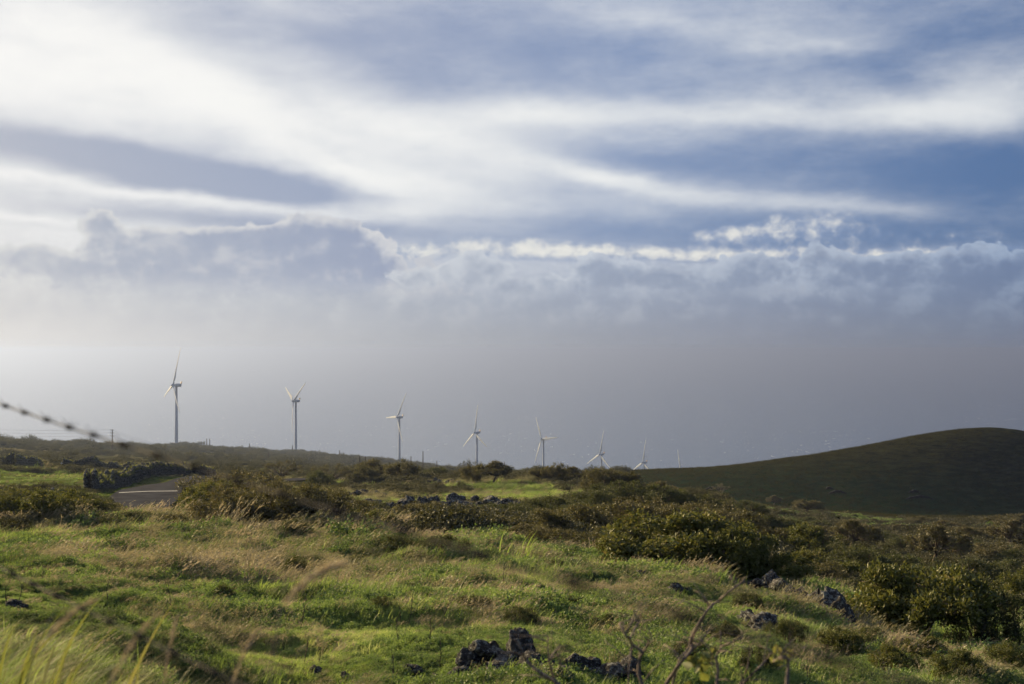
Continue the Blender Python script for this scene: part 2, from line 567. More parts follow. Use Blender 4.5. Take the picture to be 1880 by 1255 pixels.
def mesh_np(name, verts, faces, smooth=False):
    """fast: verts (n,3), faces (m,k) arrays"""
    verts, faces = np.asarray(verts, np.float32), np.asarray(faces, np.int32)
    me = bpy.data.meshes.new(name)
    me.vertices.add(len(verts))
    me.vertices.foreach_set('co', verts.ravel())
    k = faces.shape[1]
    me.loops.add(faces.size)
    me.loops.foreach_set('vertex_index', faces.ravel())
    me.polygons.add(len(faces))
    me.polygons.foreach_set('loop_start', np.arange(0, faces.size, k, dtype=np.int32))
    me.polygons.foreach_set('loop_total', np.full(len(faces), k, np.int32))
    if smooth:
        me.polygons.foreach_set('use_smooth', np.ones(len(faces), bool))
    me.update(calc_edges=True)
    return me


def obj(name, me, mat=None, parent=None):
    o = bpy.data.objects.new(name, me)
    COL.objects.link(o)
    if mat is not None and me is not None and not me.materials:
        me.materials.append(mat)
    if parent is not None:
        o.parent = parent
    return o


def tag(o, label=None, cat=None, group=None, kind=None):
    if label: o['label'] = label
    if cat: o['category'] = cat
    if group: o['group'] = group
    if kind: o['kind'] = kind
    return o


def thing(name, loc, label, cat, group=None, rz=0.0):
    o = bpy.data.objects.new(name, None)
    COL.objects.link(o)
    o.empty_display_size = 0.3
    o.location = loc
    o.rotation_euler = (0, 0, rz)
    return tag(o, label, cat, group)


def tube(path, radii, seg=8, cap=True):
    """verts, faces of a tapered tube along a polyline"""
    P = [Vector(p) for p in path]
    V, F = [], []
    ref = Vector((0.31, 0.17, 1)).normalized()
    for i, p in enumerate(P):
        t = (P[min(i + 1, len(P) - 1)] - P[max(i - 1, 0)]).normalized()
        a = t.cross(ref)
        if a.length < 0.15:
            a = t.cross(Vector((1, 0.2, 0)))
        a.normalize()
        b = t.cross(a)
        for k in range(seg):
            th = 2 * math.pi * k / seg
            V.append(p + (a * math.cos(th) + b * math.sin(th)) * radii[i])
    for i in range(len(P) - 1):
        for k in range(seg):
            k2 = (k + 1) % seg
            F.append((i * seg + k, i * seg + k2, (i + 1) * seg + k2, (i + 1) * seg + k))
    if cap:
        F.append(tuple(range(seg))[::-1])
        F.append(tuple((len(P) - 1) * seg + k for k in range(seg)))
    return V, F


def join(parts):
    V, F = [], []
    for v, f in parts:
        o = len(V)
        V += list(v)
        F += [tuple(i + o for i in q) for q in f]
    return V, F


# ------------------------------------------------------------------ materials
def mat(name):
    m = bpy.data.materials.new(name)
    m.use_nodes = True
    t = NT(m.node_tree)
    out = t.n('ShaderNodeOutputMaterial')
    return m, t, out


def principled(t, out, color, rough=0.8, metal=0.0, spec=None, bump=None):
    b = t.n('ShaderNodeBsdfPrincipled')
    t.put(b.inputs['Base Color'], color)
    t.put(b.inputs['Roughness'], rough)
    t.put(b.inputs['Metallic'], metal)
    if spec is not None:
        t.put(b.inputs['Specular IOR Level'], spec)
    if bump is not None:
        t.put(b.inputs['Normal'], bump)
    t.t.links.new(b.outputs[0], out.inputs[0])
    return b


def bumpnode(t, h, strength=0.5, dist=0.1):
    b = t.n('ShaderNodeBump')
    t.put(b.inputs['Strength'], strength)
    t.put(b.inputs['Distance'], dist)
    t.put(b.inputs['Height'], h)
    return b.outputs[0]


def geo_pos(t):
    return t.n('ShaderNodeNewGeometry').outputs['Position']


def scaled(t, vec, s):
    return t.v('MULTIPLY', vec, s)


def leaf_mat(name, stops, attr='tint', attr_type='GEOMETRY', trans=0.35, rough=0.55, patch=None, gloss=0.06, tscale=1.0, push=0.25):
    """thin leaf: diffuse and see-through light, colour picked from a ramp by a stored per-leaf value"""
    m, t, out = mat(name)
    a = t.n('ShaderNodeAttribute', attribute_name=attr, attribute_type=attr_type)
    f = a.outputs['Fac']
    if patch is not None:
        nz = t.noise(geo_pos(t), patch, 2.0, 0.5)[0]
        f = t.mad(t.m('SUBTRACT', nz, 0.5), 0.9, f)
    else:
        oi = t.n('ShaderNodeObjectInfo')
        f = t.mad(t.m('SUBTRACT', oi.outputs['Random'], 0.5), 0.35, f)
    c = t.ramp(f, stops)
    d = t.n('ShaderNodeBsdfDiffuse')
    t.put(d.inputs[0], c)
    tr = t.n('ShaderNodeBsdfTranslucent')
    t.put(tr.inputs[0], t.v('SCALE', t.mix(push, c, (0.30, 0.29, 0.08, 1)), scale=tscale))
    mx = t.n('ShaderNodeMixShader')
    mx.inputs[0].default_value = trans
    t.t.links.new(d.outputs[0], mx.inputs[1])
    t.t.links.new(tr.outputs[0], mx.inputs[2])
    g = t.n('ShaderNodeBsdfGlossy')
    g.inputs['Roughness'].default_value = rough
    g.inputs[0].default_value = (0.8, 0.8, 0.75, 1)
    m2 = t.n('ShaderNodeMixShader')
    m2.inputs[0].default_value = gloss
    t.t.links.new(mx.outputs[0], m2.inputs[1])
    t.t.links.new(g.outputs[0], m2.inputs[2])
    t.t.links.new(m2.outputs[0], out.inputs[0])
    return m


M = {}


def make_materials():
    # ground
    m, t, out = mat('meadow_soil')
    p = geo_pos(t)
    n1 = t.noise(p, 0.09, 5, 0.6)[0]
    n2 = t.noise(p, 0.9, 4, 0.6)[0]
    n3 = t.noise(scaled(t, p, (1, 1, 1)), 0.012, 4, 0.55)[0]
    f = t.mad(n2, 0.5, t.mad(n1, 0.7, -0.1))
    green = t.ramp(f, [(0.25, (0.020, 0.030, 0.009, 1)), (0.42, (0.045, 0.065, 0.016, 1)), (0.55, (0.085, 0.100, 0.028, 1)), (0.68, (0.15, 0.13, 0.055, 1)), (0.8, (0.11, 0.09, 0.05, 1))])
    far = t.ramp(t.mad(n1, 0.4, t.mul(n3, 0.6)), [(0.35, (0.028, 0.034, 0.016, 1)), (0.5, (0.060, 0.062, 0.028, 1)), (0.62, (0.115, 0.10, 0.05, 1))])
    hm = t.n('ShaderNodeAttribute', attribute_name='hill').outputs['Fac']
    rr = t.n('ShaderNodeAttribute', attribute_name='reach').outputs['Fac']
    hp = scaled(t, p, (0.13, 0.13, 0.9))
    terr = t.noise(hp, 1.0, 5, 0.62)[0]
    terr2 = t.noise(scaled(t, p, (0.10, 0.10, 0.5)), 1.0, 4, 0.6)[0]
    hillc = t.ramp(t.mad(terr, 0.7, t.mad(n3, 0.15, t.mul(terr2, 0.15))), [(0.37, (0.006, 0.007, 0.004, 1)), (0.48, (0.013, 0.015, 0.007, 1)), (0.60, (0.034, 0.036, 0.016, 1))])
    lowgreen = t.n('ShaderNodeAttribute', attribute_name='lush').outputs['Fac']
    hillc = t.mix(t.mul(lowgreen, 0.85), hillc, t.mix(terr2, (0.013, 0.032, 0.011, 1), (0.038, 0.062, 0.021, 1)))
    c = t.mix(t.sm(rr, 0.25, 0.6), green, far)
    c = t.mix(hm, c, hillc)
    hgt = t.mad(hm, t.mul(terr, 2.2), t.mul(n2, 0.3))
    principled(t, out, c, 1.0, spec=0.0, bump=bumpnode(t, hgt, 0.9, 0.5))
    M['ground'] = m

    # asphalt
    m, t, out = mat('asphalt')
    p = geo_pos(t)
    n = t.noise(p, 0.6, 5, 0.7)[0]
    c = t.ramp(n, [(0.3, (0.040, 0.041, 0.046, 1)), (0.7, (0.075, 0.075, 0.080, 1))])
    principled(t, out, c, 1.0, spec=0.0, bump=bumpnode(t, t.noise(p, 12, 3)[0], 0.4, 0.02))
    M['asphalt'] = m
    m, t, out = mat('road_paint')
    p = geo_pos(t)
    c = t.ramp(t.noise(p, 5, 4, 0.7)[0], [(0.3, (0.35, 0.35, 0.34, 1)), (0.6, (0.72, 0.72, 0.70, 1))])
    principled(t, out, c, 0.6)
    M['paint'] = m

    # sea
    m, t, out = mat('sea_water')
    p = geo_pos(t)
    w1 = t.noise(scaled(t, p, (1 / 60, 1 / 26, 1)), 1.0, 5, 0.62)[0]
    cap = t.noise(scaled(t, p, (1 / 26, 1 / 75, 1)), 1.0, 3, 0.6)[0]
    area = t.noise(scaled(t, p, (1 / 900, 1 / 1500, 1)), 1.0, 3, 0.6)[0]
    foam = t.mul(t.sm(t.mad(area, 0.2, cap), 0.72, 0.84), 0.45)
    streak = t.noise(scaled(t, p, (1 / 22, 1 / 95, 1)), 1.0, 4, 0.65)[0]
    b = principled(t, out, t.mix(foam, t.mix(t.sm(streak, 0.38, 0.62), (0.010, 0.022, 0.040, 1), (0.040, 0.075, 0.11, 1)), (0.75, 0.78, 0.80, 1)), t.mad(foam, 0.5, 0.16), bump=bumpnode(t, t.mad(t.noise(scaled(t, p, (1 / 260, 1 / 160, 1)), 1.0, 3)[0], 2.5, w1), 0.25, 2.5))
    b.inputs['IOR'].default_value = 1.33
    M['sea'] = m

    # rocks
    m, t, out = mat('lava_rock')
    tc = t.n('ShaderNodeTexCoord').outputs['Object']
    n1 = t.noise(tc, 3.0, 6, 0.65)[0]
    n2 = t.noise(tc, 9.0, 5, 0.7)[0]
    c = t.ramp(n1, [(0.3, (0.016, 0.015, 0.015, 1)), (0.54, (0.052, 0.048, 0.047, 1)), (0.74, (0.13, 0.115, 0.105, 1))])
    lich = t.sm(n2, 0.50, 0.60)
    c = t.mix(t.mul(lich, 0.75), c, (0.27, 0.28, 0.26, 1))
    principled(t, out, c, 0.95, spec=0.2, bump=bumpnode(t, t.mad(n2, 0.6, n1), 0.9, 0.12))
    M['rock'] = m
    m, t, out = mat('white_paint')
    principled(t, out, t.ramp(t.noise(geo_pos(t), 4, 3)[0], [(0.3, (0.6, 0.6, 0.58, 1)), (0.6, (0.8, 0.8, 0.79, 1))]), 0.6)
    M['white'] = m

    # turbine coating
    m, t, out = mat('turbine_coating')
    n = t.noise(geo_pos(t), 0.12, 4, 0.6)[0]
    principled(t, out, t.ramp(n, [(0.3, (0.38, 0.42, 0.48, 1)), (0.7, (0.46, 0.50, 0.56, 1))]), 0.75, spec=0.2)
    M['turbine'] = m
    m, t, out = mat('turbine_cooler')
    principled(t, out, t.ramp(t.noise(geo_pos(t), 0.6, 2)[0], [(0.3, (0.10, 0.045, 0.04, 1)), (0.7, (0.16, 0.07, 0.06, 1))]), 0.6)
    M['cooler'] = m

    # wood, wire
    m, t, out = mat('pole_wood')
    n = t.noise(scaled(t, geo_pos(t), (6, 6, 0.7)), 1.0, 4, 0.6)[0]
    principled(t, out, t.ramp(n, [(0.3, (0.035, 0.028, 0.022, 1)), (0.7, (0.085, 0.068, 0.055, 1))]), 0.9)
    M['pole'] = m
    m, t, out = mat('cable')
    principled(t, out, t.ramp(t.noise(geo_pos(t), 0.2, 2)[0], [(0.3, (0.09, 0.09, 0.095, 1)), (0.7, (0.13, 0.13, 0.135, 1))]), 0.6)
    M['cable'] = m
    m, t, out = mat('rusty_wire')
    n = t.noise(geo_pos(t), 60, 4, 0.7)[0]
    principled(t, out, t.ramp(n, [(0.3, (0.008, 0.006, 0.008, 1)), (0.7, (0.022, 0.016, 0.018, 1))]), 0.9, 0.0)
    M['wire'] = m
    m, t, out = mat('dead_twig')
    n = t.noise(scaled(t, geo_pos(t), (1, 1, 0.4)), 22, 4, 0.65)[0]
    principled(t, out, t.ramp(n, [(0.3, (0.085, 0.062, 0.050, 1)), (0.7, (0.24, 0.185, 0.155, 1))]), 0.85)
    M['twig'] = m
    m, t, out = mat('dark_stem')
    n = t.noise(geo_pos(t), 15, 3, 0.65)[0]
    principled(t, out, t.ramp(n, [(0.3, (0.030, 0.024, 0.020, 1)), (0.7, (0.085, 0.068, 0.056, 1))]), 0.9)
    M['stem'] = m
    m, t, out = mat('bark')
    n = t.noise(scaled(t, t.n('ShaderNodeTexCoord').outputs['Object'], (8, 8, 2)), 1.5, 4, 0.65)[0]
    principled(t, out, t.ramp(n, [(0.3, (0.055, 0.042, 0.032, 1)), (0.7, (0.16, 0.125, 0.095, 1))]), 0.9)
    M['bark'] = m
    m, t, out = mat('earth_bank')  # near-black soil: the shadow under the slip steps is put into the colour
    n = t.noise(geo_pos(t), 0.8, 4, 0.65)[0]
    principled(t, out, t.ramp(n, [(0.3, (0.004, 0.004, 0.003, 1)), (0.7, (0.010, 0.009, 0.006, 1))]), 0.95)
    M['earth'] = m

    # foliage
    M['leafy'] = leaf_mat('olive_leaves', [(0.0, (0.0270, 0.0405, 0.0081, 1)), (0.45, (0.0675, 0.0855, 0.0144, 1)), (0.8, (0.1260, 0.1260, 0.0252, 1)), (1.0, (0.1800, 0.1440, 0.0450, 1))], gloss=0.04, rough=0.5)
    M['brown'] = leaf_mat('russet_leaves', [(0.0, (0.0217, 0.0235, 0.0068, 1)), (0.45, (0.0502, 0.0468, 0.0117, 1)), (0.8, (0.0879, 0.0628, 0.0201, 1)), (1.0, (0.1172, 0.0711, 0.0293, 1))], gloss=0.07)
    M['dark'] = leaf_mat('dark_leaves', [(0.0, (0.0112, 0.0195, 0.0060, 1)), (0.5, (0.0270, 0.0435, 0.0105, 1)), (1.0, (0.0600, 0.0788, 0.0180, 1))], gloss=0.05)
    M['grass_green'] = leaf_mat('green_grass', [(0.0, (0.0383, 0.0829, 0.0153, 1)), (0.3, (0.1148, 0.1993, 0.0332, 1)), (0.6, (0.2297, 0.3269, 0.0587, 1)), (1.0, (0.3573, 0.4147, 0.1276, 1))], attr_type='INSTANCER', patch=0.16, trans=0.46, tscale=1.4, push=0.15)
    M['grass_dry'] = leaf_mat('dry_grass', [(0.0, (0.1120, 0.1176, 0.0448, 1)), (0.5, (0.2128, 0.1882, 0.1008, 1)), (1.0, (0.3248, 0.2688, 0.1736, 1))], attr_type='INSTANCER', patch=0.16, trans=0.45, tscale=1.2, push=0.0)
    M['herb'] = leaf_mat('herb_leaves', [(0.0, (0.0318, 0.0713, 0.0174, 1)), (0.5, (0.0953, 0.1745, 0.0375, 1)), (1.0, (0.2166, 0.3118, 0.0722, 1))], attr_type='INSTANCER', patch=0.16, trans=0.42, tscale=1.2, push=0.15)
    M['scrub'] = leaf_mat('scrub_leaves', [(0.0, (0.0093, 0.0127, 0.0052, 1)), (0.5, (0.0231, 0.0266, 0.0093, 1)), (1.0, (0.0491, 0.0450, 0.0173, 1))], attr_type='INSTANCER', patch=0.03, trans=0.25)
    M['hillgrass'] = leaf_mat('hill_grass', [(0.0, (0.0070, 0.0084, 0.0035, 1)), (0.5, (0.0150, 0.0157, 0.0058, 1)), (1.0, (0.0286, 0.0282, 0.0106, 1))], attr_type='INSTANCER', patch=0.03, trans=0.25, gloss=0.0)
    M['blade'] = leaf_mat('broad_blades', [(0.0, (0.05, 0.085, 0.014, 1)), (0.6, (0.13, 0.16, 0.028, 1)), (1.0, (0.22, 0.21, 0.055, 1))], trans=0.5)
    M['plume'] = leaf_mat('seed_plumes', [(0.0, (0.34, 0.26, 0.17, 1)), (1.0, (0.60, 0.48, 0.35, 1))], trans=0.4)


make_materials()


# ------------------------------------------------------------------ the ground sheet
def build_ground():
    fine = np.arange(R(-33), R(33) + 1e-6, R(0.125))
    coarse = np.arange(R(33) + R(3), 2 * math.pi - R(33) - R(1), R(3))
    az = np.concatenate([fine, coarse])
    rr = np.concatenate([[0.02, 0.2], np.exp(np.linspace(math.log(0.5), math.log(400), 330))])
    rr = np.concatenate([rr, np.linspace(403, 640, 80), np.exp(np.linspace(math.log(650), math.log(5200), 70))])
    A, RR = np.meshgrid(az, rr)
    X, Y = np.sin(A) * RR, np.cos(A) * RR
    Z = height(X, Y)
    na, nr = len(az), len(rr)
    V = np.stack([X, Y, Z + EYE], -1).reshape(-1, 3)
    i, j = np.meshgrid(np.arange(nr - 1), np.arange(na), indexing='ij')
    j2 = (j + 1) % na
    F = np.stack([i * na + j, (i + 1) * na + j, (i + 1) * na + j2, i * na + j2], -1).reshape(-1, 4)[:, ::-1]
    me = mesh_np('ground', V, F, True)
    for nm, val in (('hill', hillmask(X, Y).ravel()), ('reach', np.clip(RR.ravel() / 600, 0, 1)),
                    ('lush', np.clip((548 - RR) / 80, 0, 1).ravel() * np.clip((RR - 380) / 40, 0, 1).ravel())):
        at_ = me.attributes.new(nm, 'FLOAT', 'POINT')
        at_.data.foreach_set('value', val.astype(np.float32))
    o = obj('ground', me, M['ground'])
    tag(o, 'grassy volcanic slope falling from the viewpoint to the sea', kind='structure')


build_ground()


def build_sea():
    rings = [1500, 3000, 6000, 12000, 25000, 58000]
    n = 96
    V = [(0, 0, 0)]
    F = []
    for r_ in rings:
        for k in range(n):
            V.append((r_ * math.sin(2 * math.pi * k / n), r_ * math.cos(2 * math.pi * k / n), 0))
    for k in range(n):
        F.append((0, 1 + (k + 1) % n, 1 + k))
    for i in range(len(rings) - 1):
        for k in range(n):
            a, b = 1 + i * n + k, 1 + i * n + (k + 1) % n
            F.append((a, b, b + n, a + n))
    o = obj('sea', mesh_from('sea', V, F), M['sea'])
    tag(o, 'hazy grey blue ocean flecked with whitecaps', kind='structure')


build_sea()


# haze: one even volume round the whole place
def build_haze():
    m, t, out = mat('haze_air')
    pv = t.n('ShaderNodeVolumePrincipled')
    pv.inputs['Color'].default_value = (0.252, 0.321, 0.545, 1)
    pv.inputs['Density'].default_value = 0.00013
    pv.inputs['Anisotropy'].default_value = 0.52
    t.t.links.new(pv.outputs[0], out.inputs['Volume'])
    s, z0, z1 = 59000, -520 + 0, EYE + 22
    V = [(-s, -s, z0), (s, -s, z0), (s, s, z0), (-s, s, z0), (-s, -s, z1), (s, -s, z1), (s, s, z1), (-s, s, z1)]
    F = [(0, 3, 2, 1), (4, 5, 6, 7), (0, 1, 5, 4), (1, 2, 6, 5), (2, 3, 7, 6), (3, 0, 4, 7)]
    o = obj('haze', mesh_from('haze', V, F), m)
    tag(o, 'pale sea haze filling the air over the coast', kind='stuff')


build_haze()


# ------------------------------------------------------------------ road
def ribbon(center, half, lift, name, m, parent=None):
    C = [Vector((c[0], c[1])) for c in center]
    V, F = [], []
    n = 7
    for i, c in enumerate(C):
        t = (C[min(i + 1, len(C) - 1)] - C[max(i - 1, 0)]).normalized()
        nrm = Vector((-t.y, t.x))
        for k in range(n):
            s = (k / (n - 1) * 2 - 1) * half
            x, y = c.x + nrm.x * s, c.y + nrm.y * s
            V.append((x, y, EYE + center[i][2] + lift - 0.02 * abs(s)))
    for i in range(len(C) - 1):
        for k in range(n - 1):
            a = i * n + k
            F.append((a, a + 1, a + n + 1, a + n))
    return obj(name, mesh_from(name, V, F, True), m, parent)


def catmull(pts, sub=10):
    P = [np.array(p, float) for p in pts]
    P = [2 * P[0] - P[1]] + P + [2 * P[-1] - P[-2]]
    out = []
    for i in range(1, len(P) - 2):
        for k in range(sub):
            t = k / sub
            out.append(0.5 * ((2 * P[i]) + (-P[i - 1] + P[i + 1]) * t + (2 * P[i - 1] - 5 * P[i] + 4 * P[i + 1] - P[i + 2]) * t * t + (-P[i - 1] + 3 * P[i] - 3 * P[i + 1] + P[i + 2]) * t ** 3))
    out.append(P[-2])
    return out


road_px = [(205, 72), (238, 86), (262, 99), (290, 117), (328, 136), (372, 152), (430, 166), (500, 184), (575, 205), (640, 222)]
ROAD = []
for px, dep in road_px:
    ROAD.append(((px - 940) / FPX * dep, dep))
ROAD = catmull(ROAD, 10)
_zs = height(np.array([p[0] for p in ROAD]), np.array([p[1] for p in ROAD]))
_k = np.ones(9) / 9
_zs = np.convolve(np.pad(_zs, 4, mode='edge'), _k, 'valid')
ROAD = [(p[0], p[1], z + 0.55) for p, z in zip(ROAD, _zs)]
road = ribbon(ROAD, 3.0, 0.0, 'road', M['asphalt'])
tag(road, 'narrow grey asphalt road curving past the stone wall', kind='structure')
# verge: earth shoulder under the road edge
vg = ribbon(ROAD, 5.2, -0.25, 'road_verge', M['ground'])
tag(vg, 'grassy shoulder carrying the asphalt road', kind='structure')


def side_line(off, half, lift, i0, i1):
    C = [Vector((c[0], c[1])) for c in ROAD]
    V, F = [], []
    for i in range(i0, i1):
        t = (C[min(i + 1, len(C) - 1)] - C[max(i - 1, 0)]).normalized()
        nrm = Vector((-t.y, t.x))
        for s in (off - half, off + half):
            V.append((C[i].x + nrm.x * s, C[i].y + nrm.y * s, EYE + ROAD[i][2] + lift - 0.02 * abs(s)))
    for i in range(len(V) // 2 - 1):
        F.append((2 * i, 2 * i + 1, 2 * i + 3, 2 * i + 2))
    return mesh_from('edge_line', V, F)


# the white bar painted across the road
i = 24
C = [Vector(c) for c in ROAD]
t = (C[i + 1] - C[i - 1]).normalized()
nrm = Vector((-t.y, t.x, 0)).normalized()
SV, SF = [], []
for k in range(15):
    s_ = -2.6 + 5.2 * k / 14
    for l in (-0.25, 0.25):
        p_ = C[i] + nrm * s_ + t * l
        SV.append((p_.x, p_.y, EYE + p_.z + 0.03 - 0.02 * abs(s_)))
for k in range(14):
    SF.append((2 * k, 2 * k + 2, 2 * k + 3, 2 * k + 1))
obj('stop_line', mesh_from('stop_line', SV, SF), M['paint'], road)


# ------------------------------------------------------------------ wind turbines
AXIS_AZ = R(-121)
AX = Vector((math.sin(AXIS_AZ), math.cos(AXIS_AZ), 0))      # the rotor looks this way, into the wind


def blade_mesh():
    secs = []
    L = 49.0
    N, K = 26, 14
    V, F = [], []
    for i in range(N):
        t = i / (N - 1)
        r_ = 1.2 + t * L
        if t < 0.05:
            ch, th = 2.0, 1.0
        else:
            g = min(1, (t - 0.05) / 0.15)
            g = g * g * (3 - 2 * g)
            ch = 2.0 + (5.2 - 2.0) * g if t < 0.2 else 5.2 + (1.5 - 5.2) * ((t - 0.2) / 0.8) ** 0.8
            th = 1.0 + (0.24 - 1.0) * g if t < 0.2 else 0.24 - 0.06 * (t - 0.2)
        tw = R(16) * (1 - t) ** 2
        bend = -1.8 * t ** 2.2            # tip pushed downwind
        for k in range(K):
            a = 2 * math.pi * k / K
            x = math.cos(a) * ch * 0.5 - (0.18 * ch if t > 0.1 else 0)
            y = math.sin(a) * ch * 0.5 * th * (1.0 if t < 0.05 else (0.6 + 0.4 * math.cos(a)))
            xr, yr = x * math.cos(tw) - y * math.sin(tw), x * math.sin(tw) + y * math.cos(tw)
            V.append((xr, yr - bend * -1, r_))   # local: x along rotor plane, y upwind axis (+), z span
    for i in range(N - 1):
        for k in range(K):
            F.append((i * K + k, i * K + (k + 1) % K, (i + 1) * K + (k + 1) % K, (i + 1) * K + k))
    F.append(tuple(range(K))[::-1])
    F.append(tuple((N - 1) * K + k for k in range(K)))
    return mesh_from('blade', V, F, True)


def lathe(prof, seg=28, axis='z'):
    V, F = [], []
    for r_, z in prof:
        for k in range(seg):
            a = 2 * math.pi * k / seg
            c, s = r_ * math.cos(a), r_ * math.sin(a)
            V.append((c, s, z) if axis == 'z' else (c, z, s))
    for i in range(len(prof) - 1):
        for k in range(seg):
            F.append((i * seg + k, i * seg + (k + 1) % seg, (i + 1) * seg + (k + 1) % seg, (i + 1) * seg + k))
    F.append(tuple(range(seg))[::-1])
    F.append(tuple((len(prof) - 1) * seg + k for k in range(seg)))
    return V, F


tower_me = mesh_from('tower', *lathe([(2.25, -6), (2.25, 0), (2.2, 0.02), (2.15, 10), (2.0, 30), (1.95, 30.1), (1.75, 55), (1.7, 55.1), (1.4, 77.6), (1.55, 77.7), (1.55, 78.3)]), True)
hub_me = mesh_from('hub', *lathe([(1.7, -1.9), (1.85, -0.8), (1.85, 0.8), (1.6, 1.8), (1.1, 2.6), (0.4, 3.0)], 24, 'y'), True)
door_me = mesh_from('door', [(-0.45, 0, 0), (0.45, 0, 0), (0.45, 0, 2.1), (-0.45, 0, 2.1), (-0.45, 0.12, 0), (0.45, 0.12, 0), (0.45, 0.12, 2.1), (-0.45, 0.12, 2.1)],
                    [(0, 3, 2, 1), (4, 5, 6, 7), (0, 1, 5, 4), (1, 2, 6, 5), (2, 3, 7, 6), (3, 0, 4, 7)])


def nacelle_mesh():
    V, F = [], []
    prof = [(-6.2, 1.45, 1.55), (-5.8, 1.85, 2.0), (-3, 2.1, 2.25), (0.5, 2.1, 2.25), (1.6, 1.9, 2.0), (2.2, 1.6, 1.7)]
    K = 20
    for y, a, b in prof:
        for k in range(K):
            th = 2 * math.pi * k / K
            c, s = math.cos(th), math.sin(th)
            p = 0.55
            V.append((a * math.copysign(abs(c) ** p, c), y, b * math.copysign(abs(s) ** p, s)))
    for i in range(len(prof) - 1):
        for k in range(K):
            F.append((i * K + k, (i + 1) * K + k, (i + 1) * K + (k + 1) % K, i * K + (k + 1) % K))
    F.append(tuple(range(K)))
    F.append(tuple((len(prof) - 1) * K + k for k in range(K))[::-1])
    return mesh_from('nacelle', V, F, True)


def boxv(x0, x1, y0, y1, z0, z1):
    V = [(x0, y0, z0), (x1, y0, z0), (x1, y1, z0), (x0, y1, z0), (x0, y0, z1), (x1, y0, z1), (x1, y1, z1), (x0, y1, z1)]
    F = [(0, 3, 2, 1), (4, 5, 6, 7), (0, 1, 5, 4), (1, 2, 6, 5), (2, 3, 7, 6), (3, 0, 4, 7)]
    return V, F


nac_me = nacelle_mesh()
fv, ff = boxv(-1.7, 1.7, -6.3, -5.2, 1.2, 4.8)
fv = [(x, y - 0.9 * max(0, z - 1.5) / 3, z) for x, y, z in fv]
cool_me = mesh_from('cooler_fin', fv, ff)
blade_me = blade_mesh()
T_LIST = [  # hub column, hub row, depth, blade angle clockwise from up as seen
    (318, 706, 1466, 10, 'tallest looking wind turbine, leftmost in the row, base on the scrubby ridge'),
    (538.5, 735, 1760, 53, 'wind turbine with two blades raised in a V, second from the left in the row'),
    (729.5, 765, 1990, 26, 'wind turbine with one blade pointing flat left, third from the left in the row'),
    (872, 793, 2030, -4, 'wind turbine rising behind the round tree on the knoll, fourth from the left'),
    (994.5, 805, 2150, -38, 'wind turbine with a blade leaning back left, fifth in the row, above the small trees'),
    (1101.5, 833, 2330, 3, 'wind turbine half hidden by the grassy hill crest, with one blade upright, sixth from left'),
    (1180.5, 848, 2500, 0, 'small far wind turbine with hub just above the hill crest, seventh from left'),
    (1249, 861, 2700, -22, 'farthest wind turbine, only its blades showing above the hill crest'),
]
for hx, hy, dep, th, lab in T_LIST:
    zh = -(hy - HORY) / FPX * dep
    hubp = Vector(((hx - 940) / FPX * dep, dep, zh))
    basep = hubp - AX * 4.0
    root = thing('wind_turbine', (basep.x, basep.y, EYE + zh - 80.2), lab, 'wind turbine', 'wind turbines in a row above the sea')
    # local y axis of the nacelle looks along AX
    rz = math.atan2(-AX.x, AX.y)
    tw = obj('tower', tower_me, M['turbine'], root)
    dr = obj('door', door_me, M['turbine'], tw)
    dr.location = (0.0, -2.34, 1.2)
    na = obj('nacelle', nac_me, M['turbine'], root)
    na.location = (0, 0, 80.2)
    na.rotation_euler = (0, 0, rz)
    co = obj('cooler_fin', cool_me, M['cooler'], na)
    hu = obj('hub', hub_me, M['turbine'], root)
    hu.location = AX * 4.0 + Vector((0, 0, 80.2))
    hu.rotation_euler = (R(6.5), 0, rz)
    for k in range(3):
        b = obj('blade', blade_me, M['turbine'], root)
        a = R(th + 120 * k)
        # rotor plane: right as seen from the camera side is -local x
        mtx = Matrix.Rotation(rz, 4, 'Z') @ Matrix.Rotation(R(6.5), 4, 'X') @ Matrix.Rotation(-a, 4, 'Y')
        b.matrix_local = Matrix.Translation(hu.location) @ mtx


# ------------------------------------------------------------------ utility poles and lines
POLES = [  # column, top row, base row, crossarms, label
    (206, 787, 826, 3, 'tall wooden power pole with three crossarms standing on the left ridge'),
    (379.5, 804, 818, 0, 'left pole of the close pair on the skyline right of the first turbine'),
    (385, 804, 818, 0, 'right pole of the close pair on the skyline right of the first turbine'),
    (458, 813, 824, 0, 'lone small pole on the ridge between the first two turbines'),
    (493, 829, 853, 0, 'wooden pole against the scrubby slope, left of the second turbine'),
    (537, 816, 830, 0, 'thin pole standing just left of the second turbine tower'),
    (623.5, 825, 840, 0, 'lone thin pole on the ridge between the second and third turbines'),
    (660, 836, 864, 0, 'left pole of the pair on the slope left of the third turbine'),
    (670.5, 836, 864, 0, 'right pole of the pair on the slope left of the third turbine'),
    (754.5, 836, 860, 0, 'first pole right of the third turbine tower'),
    (764.5, 846, 868, 0, 'short pole left of the tallest pole behind the knoll'),
    (776.5, 827, 874, 0, 'tallest dark pole between the third and fourth turbines'),
    (802, 845, 866, 0, 'lone pole right of the tallest pole behind the knoll'),
    (821.5, 856, 866, 0, 'leftmost of three little poles left of the fourth turbine'),
    (827, 856, 866, 0, 'middle of three little poles left of the fourth turbine'),
    (832, 856, 866, 0, 'rightmost of three little poles left of the fourth turbine'),
    (913.5, 846, 868, 0, 'left pole of the pair behind the round knoll tree'),
    (926, 846, 870, 0, 'right pole of the pair behind the round knoll tree'),
]
ins_v, ins_f = lathe([(0.05, 0), (0.11, 0.03), (0.11, 0.16), (0.06, 0.22), (0.05, 0.3)], 8)
